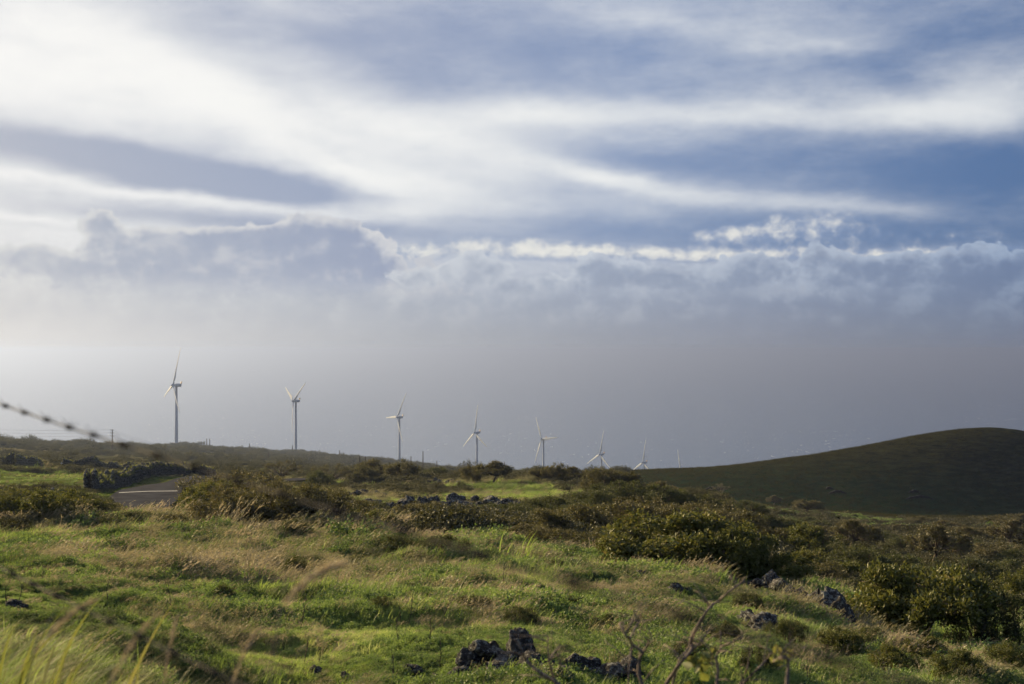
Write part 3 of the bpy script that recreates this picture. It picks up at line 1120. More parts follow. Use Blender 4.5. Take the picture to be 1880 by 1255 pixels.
ins_me = mesh_from('insulator', ins_v, ins_f, True)
POLE_TOPS = {}
for n_, (px, top, bas, arms, lab) in enumerate(POLES):
    x, y, z = hit(px, bas, 200)
    if y > 2600:
        y = 1500.0
        x = (px - 940) / FPX * y
        z = h1(x, y)
    hgt = (-(top - HORY) / FPX * y) - z
    if not 6 < hgt < 26:      # slide along the ray column to a depth with a sensible pole height
        best = None
        for d in np.linspace(380, 1500, 60):
            xx = (px - 940) / FPX * d
            hh = (-(top - HORY) / FPX * d) - h1(xx, d)
            if best is None or abs(hh - 13) < abs(best[0] - 13):
                best = (hh, xx, d)
        hgt, x, y = best
        z = h1(x, y)
    root = thing('power_pole', (x, y, EYE + z), lab, 'power pole', 'power poles along the coast')
    rad = max(0.24, 0.00042 * y)
    obj('pole', mesh_from('pole', *tube([(0, 0, -1.5), (0, 0, hgt * 0.5), (0, 0, hgt)], [rad * 1.15, rad, rad * 0.8], 10)), M['pole'], root)
    for a in range(arms):
        za = hgt * (0.97 - 0.14 * a) if arms > 1 else hgt * 0.95
        av, af = boxv(-1.3, 1.3, -0.14 - rad, 0.10 - rad, za - 0.14, za + 0.14)
        arm = obj('crossarm', mesh_from('crossarm', av, af), M['pole'], root)
        for sx in (-1.15, 0.6, 1.15):
            i_ = obj('insulator', ins_me, M['cable'], arm)
            i_.location = (sx, -rad, za + 0.14)
    POLE_TOPS[n_] = (Vector((x, y, EYE + z)), hgt, rad)


def span(a, b, sag, rad, n=24):
    P = []
    for i in range(n + 1):
        t = i / n
        p = a.lerp(b, t)
        p.z -= sag * 4 * t * (1 - t)
        P.append(p)
    return tube(P, [rad] * (n + 1), 5)


b0, hg0, _ = POLE_TOPS[0]
wires = thing('power_line', (b0.x, b0.y, b0.z), 'thin power cables strung from the left ridge pole out of the picture', 'cable')
leftp = Vector(((-330 - 940) / FPX * 620, 620, EYE + h1((-330 - 940) / FPX * 620, 620)))
rightp = POLE_TOPS[4][0] + Vector((0, 0, 0))
for k, (fz, sx) in enumerate(((0.99, -1.15), (0.85, 1.15), (0.71, -1.15))):
    a = Vector((sx, 0, hg0 * fz))
    obj('cable', mesh_from('cable', *span(a, leftp - b0 + Vector((sx, 0, 13.0 * fz)), 3.0, 0.045)), M['cable'], wires)
    obj('cable', mesh_from('cable', *span(a, rightp - b0 + Vector((sx, 0, POLE_TOPS[4][1] * fz)), 6.0, 0.045)), M['cable'], wires)


# ------------------------------------------------------------------ rocks
def ico(sub):
    import bmesh
    bm = bmesh.new()
    bmesh.ops.create_icosphere(bm, subdivisions=sub, radius=1.0)
    V = np.array([v.co[:] for v in bm.verts])
    F = np.array([[v.index for v in f.verts] for f in bm.faces])
    bm.free()
    return V, F


_IV, _IF = ico(4)


def n3(P, s, seed):
    return (fbm(P[:, 0] * s + 3.1, P[:, 1] * s + P[:, 2] * s * 0.7, 4, seed) + fbm(P[:, 2] * s - 5.7, P[:, 0] * s * 0.6 + P[:, 1] * s, 4, seed + 5)) * 0.5


def rock_mesh(seed):
    rg = np.random.default_rng(seed)
    V = _IV.copy()
    for k in range(11):                       # chop facets
        d = rg.normal(size=3)
        d /= np.linalg.norm(d)
        c = rg.uniform(0.45, 0.85)
        s = V @ d
        over = s > c
        V[over] -= np.outer(s[over] - c, d) * 0.9
    nn = V / np.linalg.norm(V, axis=1)[:, None]
    V = V + nn * (0.42 * n3(V, 1.5, seed)[:, None] + 0.30 * n3(V, 4.5, seed + 3)[:, None] - 0.30 * np.abs(n3(V, 3.0, seed + 9))[:, None])
    V *= np.array([rg.uniform(0.85, 1.2), rg.uniform(0.8, 1.1), rg.uniform(0.75, 1.1)])
    me = mesh_np('rock', V * 0.5, _IF, False)
    return me


ROCKS = [rock_mesh(100 + k) for k in range(8)]
for me in ROCKS:
    me.materials.append(M['rock'])
_ones = ['first', 'second', 'third', 'fourth', 'fifth', 'sixth', 'seventh', 'eighth', 'ninth']
ORD = _ones + ['tenth', 'eleventh', 'twelfth', 'thirteenth', 'fourteenth', 'fifteenth', 'sixteenth', 'seventeenth', 'eighteenth', 'nineteenth']
for _t, _th in (('twenty', 'twentieth'), ('thirty', 'thirtieth'), ('forty', 'fortieth'), ('fifty', 'fiftieth')):
    ORD += [_th] + [_t + '-' + o_ for o_ in _ones]
ROCK_SPOTS = []


def rock_cluster(spots, where, adj, group, rmin=4, big=1.0):
    """spots: (column, row of the rock's foot, width in px, height in px)"""
    spots = sorted(spots)
    for k, s in enumerate(spots):
        px, py, w, h = s[:4]
        x, y, z = hit(px, py, rmin)
        sw, sh = w / FPX * y * big, h / FPX * y * big
        o = bpy.data.objects.new('lava_rock', ROCKS[random.randrange(len(ROCKS))])
        COL.objects.link(o)
        o.location = (x, y + sw * 0.3, EYE + z + sh * (0.30 if y < 70 else 0.34))
        o.rotation_euler = (random.uniform(-.35, .35), random.uniform(-.35, .35), random.uniform(0, 6.3))
        o.scale = (sw * 1.05, sw * 1.0, sh * 1.35)
        tag(o, f'{adj} lava rock, {ORD[k]} from the left {where}', 'rock', group)
        ROCK_SPOTS.append((x, y + sw * .3, sw * .5))


rock_cluster([(862, 1240, 42, 40), (880, 1225, 44, 36), (905, 1222, 58, 52), (935, 1235, 60, 34), (962, 1215, 56, 60), (978, 1244, 60, 40), (1008, 1238, 36, 26),
              (1060, 1240, 34, 38), (1082, 1248, 46, 36), (1118, 1252, 60, 30), (1160, 1250, 50, 34), (915, 1253, 80, 34), (1030, 1256, 60, 30), (842, 1252, 40, 26)],
             'in the pile at the bottom edge', 'jagged lichen-spotted', 'foreground lava rocks', big=1.32)
rock_cluster([(1186, 1064, 26, 16), (1204, 1058, 18, 11), (1228, 1060, 20, 10), (1246, 1094, 34, 22), (1262, 1092, 18, 12), (1296, 1066, 26, 20), (1318, 1064, 32, 26), (1334, 1072, 30, 22)],
             'on the edge below the leafy bush', 'dark rounded', 'lava rocks below the leafy bush', big=1.3)
rock_cluster([(1392, 1086, 32, 24), (1416, 1088, 38, 26), (1440, 1092, 34, 24), (1478, 1112, 32, 22), (1508, 1124, 44, 46), (1530, 1138, 46, 40), (1556, 1158, 40, 44), (1496, 1134, 30, 20), (1376, 1150, 36, 20), (1402, 1158, 44, 24), (1484, 1156, 26, 14), (1456, 1100, 24, 16)],
             'along the drop beside the big olive tree', 'grey broken', 'lava rocks beside the olive tree', big=1.55)
rock_cluster([(628, 1000, 20, 10), (646, 998, 24, 16), (664, 1000, 28, 18), (686, 1002, 26, 16), (704, 1000, 22, 14), (742, 1004, 18, 14), (764, 1006, 14, 11), (722, 999, 18, 9)],
             'on the meadow crest left of centre', 'small black', 'lava rocks on the meadow crest', big=1.3)
rock_cluster([(900, 1086, 14, 12), (930, 1090, 16, 13), (578, 1238, 26, 18), (632, 1246, 22, 14), (672, 1244, 18, 12), (505, 1250, 34, 16), (760, 1236, 40, 20), (20, 1120, 50, 18), (800, 1250, 20, 12)],
             'scattered in the meadow grass', 'weathered', 'stones scattered in the grass')
rock_cluster([(12, 925, 34, 18), (38, 922, 36, 20), (62, 924, 30, 18), (88, 910, 26, 18), (94, 906, 20, 12), (120, 915, 26, 12), (138, 920, 22, 14), (160, 926, 22, 10)],
             'in the dark outcrop below the left field', 'black lumpy', 'lava rocks below the left field')
mid = []
for px in range(604, 992, 9):
    yy = 935 - 7 * math.sin((px - 604) / 388 * math.pi) + random.uniform(-7, 9)
    mid.append((px + random.uniform(-4, 4), yy + 4, random.uniform(20, 40), random.uniform(12, 26)))
rock_cluster(mid, 'in the long lava outcrop across the middle', 'blackish knobbly', 'rocks of the middle lava outcrop', 40)
mid = [(px + random.uniform(-3, 3), 909 + random.uniform(-2, 2), random.uniform(12, 20), random.uniform(7, 12)) for px in range(615, 712, 11)]
rock_cluster(mid, 'in the low black mound above the outcrop', 'small blackish', 'rocks of the low black mound', 60)
mid = [(px + random.uniform(-3, 3), 884 + random.uniform(-2, 4) + (px - 740) * 0.02, random.uniform(11, 18), random.uniform(7, 13)) for px in range(742, 850, 11)]
rock_cluster(mid, 'on the dark knoll by the round tree', 'tiny far', 'rocks of the dark knoll', 60)
rock_cluster([(221, 860, 15, 7), (270, 864, 14, 7), (281, 865, 14, 6)], 'in the field before the wall', 'low dark', 'field stones', 100)


# ------------------------------------------------------------------ dry stone walls with grass on top
def dry_wall(pts, hgt, thick, label, grp, seed):
    """pts: (column, depth)"""
    P = catmull([((px - 940) / FPX * d, d) for px, d in pts], 14)
    P = [Vector((p[0], p[1])) for p in P]
    rg = random.Random(seed)
    root_z = h1(P[0].x, P[0].y)
    root = thing('stone_wall', (P[0].x, P[0].y, EYE + root_z), label, 'wall', grp)
    small = [v * 0.5 for v in ico(2)[0]]
    small = np.array(small)
    sf = ico(2)[1]
    VV, FF = [], []
    cnt = 0
    total = sum((P[i + 1] - P[i]).length for i in range(len(P) - 1))
    tops = []
    zc = height(np.array([p.x for p in P]), np.array([p.y for p in P]))
    for i in range(len(P) - 1):
        L = (P[i + 1] - P[i]).length
        nst = max(1, int(round(L / 0.34)))
        d = (P[i + 1] - P[i]).normalized()
        nr = Vector((-d.y, d.x))
        for k in range(nst):
            t = (k + 0.5) / nst
            c = P[i].lerp(P[i + 1], t)
            z = zc[i] * (1 - t) + zc[i + 1] * t
            hh = hgt * (0.86 + 0.24 * math.sin(c.x * 0.9) * math.sin(c.y * 0.7 + 1) + rg.uniform(-.06, .06))
            rows = 5
            for r_ in range(rows):
                for sd in (-1, 1):
                    s = np.array([rg.uniform(.34, .54), rg.uniform(.36, .56), hh / rows * rg.uniform(1.15, 1.5)])
                    n_ = 1 + 0.28 * n3(small * 2, 2.0, seed + rg.randrange(9))
                    v = small * n_[:, None] * s
                    a = rg.uniform(0, 6.28)
                    ca, sa = math.cos(a), math.sin(a)
                    v = np.stack([v[:, 0] * ca - v[:, 1] * sa, v[:, 0] * sa + v[:, 1] * ca, v[:, 2]], -1)
                    o_ = nr * sd * thick * 0.28
                    v += np.array([c.x + o_.x + rg.uniform(-.06, .06) - P[0].x, c.y + o_.y - P[0].y, z - root_z - 0.1 + hh * (r_ + 0.5) / rows])
                    VV.append(v)
                    FF.append(sf + cnt)
                    cnt += len(v)
            tops.append((c.x - P[0].x, c.y - P[0].y, z - root_z + hh * 0.97, nr))
    st = obj('stones', mesh_np('stones', np.vstack(VV), np.vstack(FF)), M['rock'], root)
    tag(st, kind='stuff')
    # grass growing along the top
    V, F, T = [], [], []
    for (x, y, z, nr) in tops:
        for k in range(16):
            o_ = rg.uniform(-.55, .55) * thick
            bx, by = x + nr.x * o_ + rg.uniform(-.25, .25), y + nr.y * o_ + rg.uniform(-.25, .25)
            hh = rg.uniform(0.15, 0.42)
            lx, ly = rg.uniform(0.0, 0.3), rg.uniform(-.16, .16)
            w = rg.uniform(.02, .05)
            a = rg.uniform(0, 3.14)
            wx, wy = math.cos(a) * w, math.sin(a) * w
            zz = z - 0.12 - abs(o_) * 0.5
            i0 = len(V)
            V += [(bx - wx, by - wy, zz), (bx + wx, by + wy, zz), (bx + lx * .4 + wx * .7, by + ly * .4 + wy * .7, zz + hh * .6), (bx + lx * .4 - wx * .7, by + ly * .4 - wy * .7, zz + hh * .6), (bx + lx, by + ly, zz + hh)]
            F += [(i0, i0 + 1, i0 + 2), (i0, i0 + 2, i0 + 3), (i0 + 3, i0 + 2, i0 + 4)]
            T += [rg.uniform(.3, 1)] * 5
    me = mesh_np('top_grass', V, F)
    a_ = me.attributes.new('tint', 'FLOAT', 'POINT')
    a_.data.foreach_set('value', T)
    tag(obj('top_grass', me, M['blade'], root), kind='stuff')
    return root


dry_wall([(-60, 216), (-20, 214), (24, 212)], 2.5, 1.0, 'short end of grassy dark stone wall cut by the left picture edge', 'dry stone walls round the field', 4)
dry_wall([(33, 211), (50, 210), (77, 207)], 2.4, 1.0, 'short dark stone wall stub at the left of the field gate gap', 'dry stone walls round the field', 5)
dry_wall([(116, 212), (170, 212), (240, 206), (300, 196), (352, 186)], 2.5, 1.1, 'long dark stone wall with tufted grass top behind the green field', 'dry stone walls round the field', 6)
dry_wall([(164, 112), (178, 122), (205, 136), (245, 149), (300, 160), (350, 168), (394, 172)], 2.3, 1.3, 'curving mossy stone wall following the outer edge of the road', 'dry stone walls round the field', 7)
for k, (px, d, s, zz) in enumerate(((112.2, 211.5, .55, .35), (113, 211.5, .42, .95))):
    x, y, z = at(px, d)
    o = bpy.data.objects.new('white_stone', ROCKS[k].copy())
    o.data.materials.clear()
    o.data.materials.append(M['white'])
    COL.objects.link(o)
    o.location = (x, y, EYE + z + zz)
    o.scale = (s, s, s * 1.2)
    tag(o, ('lower' if k == 0 else 'upper') + ' of two white painted stones at the end of the long field wall', 'stone', 'white stones by the wall end')


# ------------------------------------------------------------------ eroded banks on the grassy cone, arc shadows painted by their dark colour
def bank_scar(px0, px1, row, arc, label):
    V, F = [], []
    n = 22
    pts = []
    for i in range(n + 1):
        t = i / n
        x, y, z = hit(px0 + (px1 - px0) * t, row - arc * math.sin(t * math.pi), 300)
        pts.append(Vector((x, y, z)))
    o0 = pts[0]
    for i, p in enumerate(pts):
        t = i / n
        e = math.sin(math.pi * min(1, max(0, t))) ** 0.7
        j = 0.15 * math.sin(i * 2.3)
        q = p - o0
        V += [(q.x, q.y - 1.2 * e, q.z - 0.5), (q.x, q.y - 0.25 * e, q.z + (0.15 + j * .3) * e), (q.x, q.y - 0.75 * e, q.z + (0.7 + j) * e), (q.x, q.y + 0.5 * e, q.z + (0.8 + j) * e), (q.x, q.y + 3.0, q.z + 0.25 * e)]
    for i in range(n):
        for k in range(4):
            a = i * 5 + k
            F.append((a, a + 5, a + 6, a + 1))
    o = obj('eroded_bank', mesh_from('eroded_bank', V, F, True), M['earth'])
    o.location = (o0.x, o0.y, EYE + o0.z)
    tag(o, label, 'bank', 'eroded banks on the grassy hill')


bank_scar(1520, 1556, 907, 4, 'small shadow-coloured crescent bank on the grassy hill, the left one of the two larger')
bank_scar(1662, 1716, 917, 4, 'wide shadow-coloured crescent bank on the lower grassy hill, right of the small one')
bank_scar(1516, 1530, 898, 2, 'tiny shadow-coloured earth step just above the left crescent bank')
bank_scar(1668, 1690, 905, 2, 'thin shadow-coloured earth step just above the wide crescent bank')
bank_scar(1292, 1330, 899, 3, 'shadow-coloured eroded step on the left toe of the grassy hill')


# ------------------------------------------------------------------ foliage meshes
def leaf_cloud(centers, normals, n_each, spread, size, rg, fold=0.25, up=0.3, slim=0.5):
    """folded leaf faces around cluster centres; returns verts, faces, tint"""
    C = np.repeat(centers, n_each, 0)
    Nn = np.repeat(normals, n_each, 0)
    n = len(C)
    P = C + rg.normal(size=(n, 3)) * spread
    D = rg.normal(size=(n, 3)) + Nn * 0.7 + np.array([0.25, 0, up])
    D /= np.linalg.norm(D, axis=1)[:, None]
    S = np.cross(D, rg.normal(size=(n, 3)))
    S /= np.linalg.norm(S, axis=1)[:, None] + 1e-9
    U = np.cross(S, D)
    L = size * rg.uniform(0.6, 1.35, n)[:, None]
    w = L * slim
    a, tip = P, P + D * L
    b = P + D * L * 0.5 + S * w * 0.5 + U * w * fold
    c = P + D * L * 0.5 - S * w * 0.5 + U * w * fold
    V = np.stack([a, b, tip, c], 1).reshape(-1, 3)
    i = np.arange(n) * 4
    F = np.concatenate([np.stack([i, i + 1, i + 2], -1), np.stack([i, i + 2, i + 3], -1)])
    T = np.repeat(np.clip(np.repeat(rg.normal(.45, .16, len(centers)), n_each) + rg.normal(0, .14, n), 0, 1), 4)
    return V, F, T


def leaf_mesh(name, V, F, T, m):
    me = mesh_np(name, V, F)
    a = me.attributes.new('tint', 'FLOAT', 'POINT')
    a.data.foreach_set('value', T.astype(np.float32))
    me.materials.append(m)
    return me


def shrub_proto(kind, seed):
    """crown and trunk meshes of a shrub or tree of unit width (1 m wide), height in the same units"""
    rg = np.random.default_rng(seed)
    rp = random.Random(seed)
    lobes = []
    if kind == 'umbrella':
        H, base = 0.62, 0.20
        for k in range(26):
            a, r_ = rg.uniform(0, 6.28), math.sqrt(rg.uniform(0, 1)) * 0.40
            x = math.cos(a) * r_ + 0.05
            lobes.append((x, math.sin(a) * r_, 0.50 - 0.45 * r_ + rg.uniform(-.13, .05) - 0.04 * x, rg.uniform(.08, .14), rg.uniform(.06, .10)))
        m, nleaf, size = M['brown'], 16, 0.024
    elif kind == 'thin':
        H, base = 0.8, 0.2
        for k in range(22):
            a, r_ = rg.uniform(0, 6.28), math.sqrt(rg.uniform(0.05, 1)) * 0.44
            lobes.append((math.cos(a) * r_, math.sin(a) * r_, 0.62 - 0.5 * r_ + rg.uniform(-.14, .08), rg.uniform(.05, .10), rg.uniform(.04, .07)))
        m, nleaf, size = M['brown'], 9, 0.018
    elif kind == 'bigtree':
        H, base = 0.55, 0.16
        for k in range(46):
            a, r_ = rg.uniform(0, 6.28), math.sqrt(rg.uniform(0, 1)) * 0.44
            lobes.append((math.cos(a) * r_, math.sin(a) * r_, 0.36 - 0.32 * r_ + rg.uniform(-.10, .08), rg.uniform(.06, .11), rg.uniform(.05, .085)))
        m, nleaf, size = M['leafy'], 15, 0.025
    else:
        H = {'leafy': .48, 'brown': .42, 'dark': .36}[kind]
        for k in range(38):
            a, r_ = rg.uniform(0, 6.28), math.sqrt(rg.uniform(0, 1)) * 0.42
            top = H * math.sqrt(max(0.05, 1 - (r_ / 0.52) ** 2))
            lobes.append((math.cos(a) * r_, math.sin(a) * r_, top * (rg.uniform(0.55, 0.9) if k < 22 else rg.uniform(0.08, 0.5)), rg.uniform(.07, .14), rg.uniform(.06, .11)))
        m, nleaf, size = {'leafy': (M['leafy'], 11, 0.028), 'brown': (M['brown'], 12, 0.023), 'dark': (M['dark'], 13, 0.019)}[kind]
    cen, nor = [], []
    per = 34 if kind in ('leafy', 'brown', 'dark') else 30
    for (x, y, z, a, b) in lobes:
        u = rg.normal(size=(per, 3))
        u /= np.linalg.norm(u, axis=1)[:, None]
        u[:, 2] = np.where(u[:, 2] < -0.5, -u[:, 2], u[:, 2])
        rad = rg.uniform(0.55, 1.08, per)[:, None]
        cen.append(np.array([x, y, z]) + u * rad * np.array([a, a, b]))
        nor.append(u)
    cen, nor = np.vstack(cen), np.vstack(nor)
    keep = (cen[:, 2] > 0.01) & (fbm(cen[:, 0] * 9 + seed, cen[:, 1] * 9 + cen[:, 2] * 7, 2, seed) > -.30)
    cen, nor = cen[keep], nor[keep]
    V, F, T = leaf_cloud(cen, nor, nleaf, 0.018, size, rg)
    V[:, 2] = np.maximum(V[:, 2], 0.0)
    crown = leaf_mesh('crown', V, F, T, m)
    # wood
    parts = []
    if kind in ('umbrella', 'thin', 'bigtree'):
        lean = rp.uniform(-.05, .09)
        fork = Vector((lean, rp.uniform(-.03, .03), base))
        tr = {'umbrella': .022, 'thin': .016, 'bigtree': .015}[kind]
        parts.append(tube([(0, 0, -.06), (lean * .3, 0.01, base * .4), (lean * .7, -.01, base * .75), fork], [tr * 1.35, tr * 1.1, tr, tr * .9], 9))
        for (x, y, z, a, b) in lobes:
            e = Vector((x, y, z))
            mid = fork.lerp(e, 0.5) + Vector((rp.uniform(-.03, .03), rp.uniform(-.03, .03), rp.uniform(-.01, .05)))
            parts.append(tube([fork, mid, e], [tr * .55, tr * .36, tr * .14], 6))
            for q in range(3):
                e2 = e + Vector((rp.uniform(-a, a), rp.uniform(-a, a), rp.uniform(0, b)))
                parts.append(tube([mid.lerp(e, .5), e.lerp(e2, .5) + Vector((0, 0, .01)), e2], [tr * .22, tr * .16, tr * .06], 5))
    else:
        for k in range(7):
            x, y, z, a, b = lobes[k]
            parts.append(tube([(x * .12, y * .12, -.05), (x * .5, y * .5, z * .45), (x, y, z)], [.012, .009, .004], 6))
            for q in range(2):
                e2 = Vector((x + rp.uniform(-a, a), y + rp.uniform(-a, a), z + b * .8))
                parts.append(tube([(x * .6, y * .6, z * .55), ((x * .6 + e2.x) / 2, (y * .6 + e2.y) / 2, (z + e2.z) / 2), e2], [.006, .005, .002], 5))
    trunk = mesh_from('trunk', *join(parts), True)
    trunk.materials.append(M['bark'])
    hh = float(np.percentile(V[:, 2], 99.5))
    return crown, trunk, hh


PROTO = {k: [shrub_proto(k, 500 + 31 * i + j * 7) for j in range(n)] for i, (k, n) in enumerate((('leafy', 3), ('brown', 4), ('dark', 4), ('umbrella', 3), ('thin', 2), ('bigtree', 2)))}
SHRUBS = []


def shrub(px, py, w, h, kind, label, group, rmin=4, depth=None, cat=None, boost=1.12):
    if depth is None:
        x, y, z = hit(px, py, rmin)
    else:
        x, y, z = at(px, depth)
    if depth is None and y > 1500:
        return
    sw = w / FPX * y
    if depth is None:
        sh = h / FPX * y
    else:
        sh = h / FPX * y
    y2 = y + sw * 0.25
    x2 = x * y2 / y
    z = h1(x2, y2)
    crown, trunk, hh = PROTO[kind][random.randrange(len(PROTO[kind]))]
    tree = kind in ('umbrella', 'thin', 'bigtree')
    root = thing('tree' if tree else 'shrub', (x2, y2, EYE + z - 0.03 * sh), label, cat or ('tree' if tree else 'shrub'), group, random.uniform(-.5, .5) if tree else random.uniform(0, 6.28))
    kw_ = 1.1 if tree else 1.26
    root.scale = (sw * kw_, sw * kw_, sh / hh * (1.05 if tree else boost))
    obj('crown', crown, None, root)
    obj('trunk', trunk, None, root)
    SHRUBS.append((x2, y2, sw * 0.5))


def shrub_row(spots, words, where, group, **kw):
    spots = sorted(spots, key=lambda s: s[0])
    for k, (px, py, w, h, kind) in enumerate(spots):
        shrub(px, py, w, h, kind, f'{words[kind]}, {ORD[k]} from the left {where}', group, **{'boost': 1.45, **kw})


WD = {'leafy': 'bright olive leafy shrub', 'brown': 'russet brown rounded shrub', 'dark': 'dark green bushy shrub', 'umbrella': 'flat-topped wind-shaped tree', 'thin': 'sparse brownish tree', 'bigtree': 'spreading olive-leaved tree'}
shrub_row([(15, 968, 120, 46, 'dark'), (88, 972, 130, 50, 'leafy'), (150, 968, 110, 38, 'dark'), (228, 980, 110, 24, 'dark'), (292, 978, 110, 24, 'brown'), (362, 974, 110, 30, 'dark'), (420, 978, 130, 50, 'brown'), (486, 974, 130, 56, 'brown'), (552, 976, 140, 58, 'brown'),
           (618, 980, 120, 50, 'brown'), (676, 984, 90, 34, 'leafy'), (-60, 970, 120, 50, 'dark')],
          WD, 'in the front thicket along the meadow crest', 'front thicket shrubs', rmin=44)
shrub_row([(25, 945, 95, 34, 'leafy'), (105, 942, 100, 34, 'dark'), (160, 948, 80, 26, 'dark'), (395, 945, 110, 42, 'leafy'), (455, 950, 120, 46, 'brown'), (520, 945, 120, 42, 'brown'), (590, 950, 110, 40, 'brown')],
          WD, 'in the back thicket below the road', 'back thicket shrubs', rmin=60)
shrub(425, 925, 165, 46, 'brown', 'big domed russet shrub on the bank right of the road bend', 'shrubs by the road', 70)
shrub(410, 922, 44, 10, 'leafy', 'low yellow-green shrub on the inner side of the road bend', 'shrubs by the road', 70)
shrub(490, 915, 90, 28, 'brown', 'small russet shrub right of the big domed one by the road', 'shrubs by the road', 70)
shrub(532, 992, 70, 32, 'dark', 'bright green round bush at the meadow crest left of centre', 'bushes on the meadow crest', 30)
shrub(540, 1072, 54, 38, 'dark', 'dark green round bush alone in the meadow beside the tan seed plume', 'bushes in the meadow', 14)
shrub(815, 1022, 86, 36, 'dark', 'dark green mound of foliage right of the black rocks on the crest', 'bushes in the meadow', 14)
shrub(722, 1022, 76, 34, 'dark', 'dark bush in front of the black rocks on the meadow crest', 'bushes in the meadow', 14)
shrub(770, 1040, 60, 22, 'dark', 'low dark bush between the two crest mounds', 'bushes in the meadow', 14)
shrub_row([(410, 1106, 40, 20, 'dark'), (655, 1050, 46, 20, 'dark'), (300, 1050, 34, 14, 'dark'), (1010, 1052, 50, 18, 'dark'), (870, 1130, 60, 24, 'dark'), (960, 1150, 64, 22, 'dark'), (1120, 1165, 60, 22, 'dark'), (1210, 1140, 50, 20, 'leafy'), (1330, 1180, 60, 26, 'leafy'), (700, 1120, 44, 16, 'dark'), (1440, 1180, 70, 30, 'dark'), (1540, 1210, 80, 34, 'leafy'), (1640, 1240, 80, 30, 'leafy'), (1760, 1245, 90, 34, 'leafy'), (1850, 1235, 80, 34, 'leafy'), (1270, 1215, 70, 26, 'dark'), (1390, 1235, 80, 30, 'dark'), (1040, 1120, 60, 18, 'dark'), (1370, 1125, 60, 24, 'dark'), (1600, 1195, 70, 30, 'dark'), (1700, 1215, 70, 26, 'leafy'), (130, 1060, 30, 12, 'dark')],
          {k: v.replace('shrub', 'low bush') for k, v in WD.items()}, 'dotted through the sunlit meadow', 'low bushes in the meadow', rmin=9)
shrub_row([(520, 888, 72, 41, 'thin'), (612, 893, 79, 41, 'thin'), (585, 896, 48, 23, 'dark'), (690, 884, 67, 28, 'brown'), (735, 884, 60, 28, 'brown'), (665, 888, 60, 23, 'brown'), (905, 888, 74, 39, 'umbrella'), (868, 886, 40, 23, 'brown'), (985, 883, 38, 23, 'umbrella'), (1020, 888, 48, 26, 'brown'), (1048, 890, 72, 31, 'umbrella'),
           (1105, 896, 67, 26, 'brown'), (1142, 898, 60, 23, 'brown'), (1215, 912, 52, 20, 'brown'), (1320, 912, 40, 23, 'thin'), (1420, 928, 31, 18, 'umbrella'), (1478, 944, 62, 26, 'umbrella'), (800, 878, 48, 15, 'dark')],
          WD, 'on the skyline knoll below the turbines', 'knoll trees and shrubs', rmin=90)
shrub_row([(770, 965, 92, 30, 'brown'), (830, 968, 70, 22, 'brown'), (720, 975, 90, 26, 'leafy'), (880, 990, 100, 28, 'brown'), (935, 980, 100, 32, 'dark'), (1000, 995, 110, 44, 'brown'), (1062, 1000, 120, 50, 'brown'), (1010, 1018, 100, 30, 'brown'), (1128, 990, 130, 52, 'brown'), (1195, 985, 120, 46, 'brown'), (1260, 982, 120, 40, 'brown'), (1325, 992, 130, 44, 'brown'), (1095, 1022, 110, 36, 'brown'), (955, 1005, 90, 30, 'brown'), (800, 992, 90, 22, 'leafy')],
          WD, 'in the russet thicket across the middle', 'russet thicket shrubs', rmin=44)
shrub_row([(648, 952, 80, 22, 'brown'), (690, 958, 84, 24, 'dark'), (745, 985, 70, 20, 'brown'), (790, 952, 70, 20, 'brown'), (838, 984, 74, 22, 'brown'), (868, 962, 70, 20, 'dark'), (905, 978, 80, 24, 'brown'), (948, 962, 84, 26, 'dark'), (984, 972, 80, 26, 'brown'), (1034, 980, 90, 30, 'brown'), (1090, 972, 90, 30, 'brown'), (1160, 968, 90, 28, 'brown'), (1226, 964, 90, 26, 'brown'), (1290, 968, 90, 26, 'brown'), (1372, 978, 90, 26, 'dark'), (610, 962, 80, 26, 'brown'), (1400, 1000, 90, 28, 'brown'), (1040, 1012, 90, 26, 'brown'), (975, 1008, 80, 22, 'dark')],
          WD, 'in the dark slope below the lava outcrop', 'shrubs below the lava outcrop', rmin=50)
shrub_row([(1440, 985, 70, 18, 'dark'), (1490, 990, 70, 18, 'brown'), (1620, 1000, 70, 18, 'dark'), (1660, 1012, 60, 18, 'dark'), (1780, 1020, 70, 20, 'dark'), (1830, 1030, 80, 22, 'brown'), (1440, 970, 60, 14, 'dark'), (1560, 978, 60, 14, 'brown'), (1610, 1035, 80, 22, 'dark'), (1870, 1045, 80, 24, 'dark'), (1500, 975, 60, 14, 'dark'), (1720, 995, 60, 16, 'brown')],
          WD, 'scattered over the open hollow below the hill', 'scattered hollow shrubs', rmin=60)
shrub_row([(1080, 935, 90, 26, 'dark'), (1140, 930, 100, 32, 'dark'), (1200, 935, 100, 30, 'dark'), (1260, 940, 90, 26, 'dark'), (1310, 945, 90, 22, 'dark'), (1365, 948, 80, 18, 'dark'), (1000, 950, 90, 26, 'dark'), (1060, 960, 90, 24, 'dark'), (1130, 958, 90, 22, 'dark'), (900, 958, 80, 22, 'dark')],
          WD, 'on the dark mound behind the russet thicket', 'shrubs of the dark mound', rmin=70)
shrub(1235, 1052, 250, 98, 'leafy', 'largest bright olive-leaved bush at the meadow edge right of centre', 'bright bushes at the meadow edge', 30)
shrub(1345, 1066, 160, 90, 'leafy', 'second large leafy bush adjoining the largest on its right', 'bright bushes at the meadow edge', 30)
shrub(1160, 1040, 110, 56, 'leafy', 'smaller leafy bush adjoining the largest on its left', 'bright bushes at the meadow edge', 30)
shrub(1432, 1072, 110, 50, 'leafy', 'low yellow-green bush between the large leafy bush and the rocks', 'bright bushes at the meadow edge', 30)
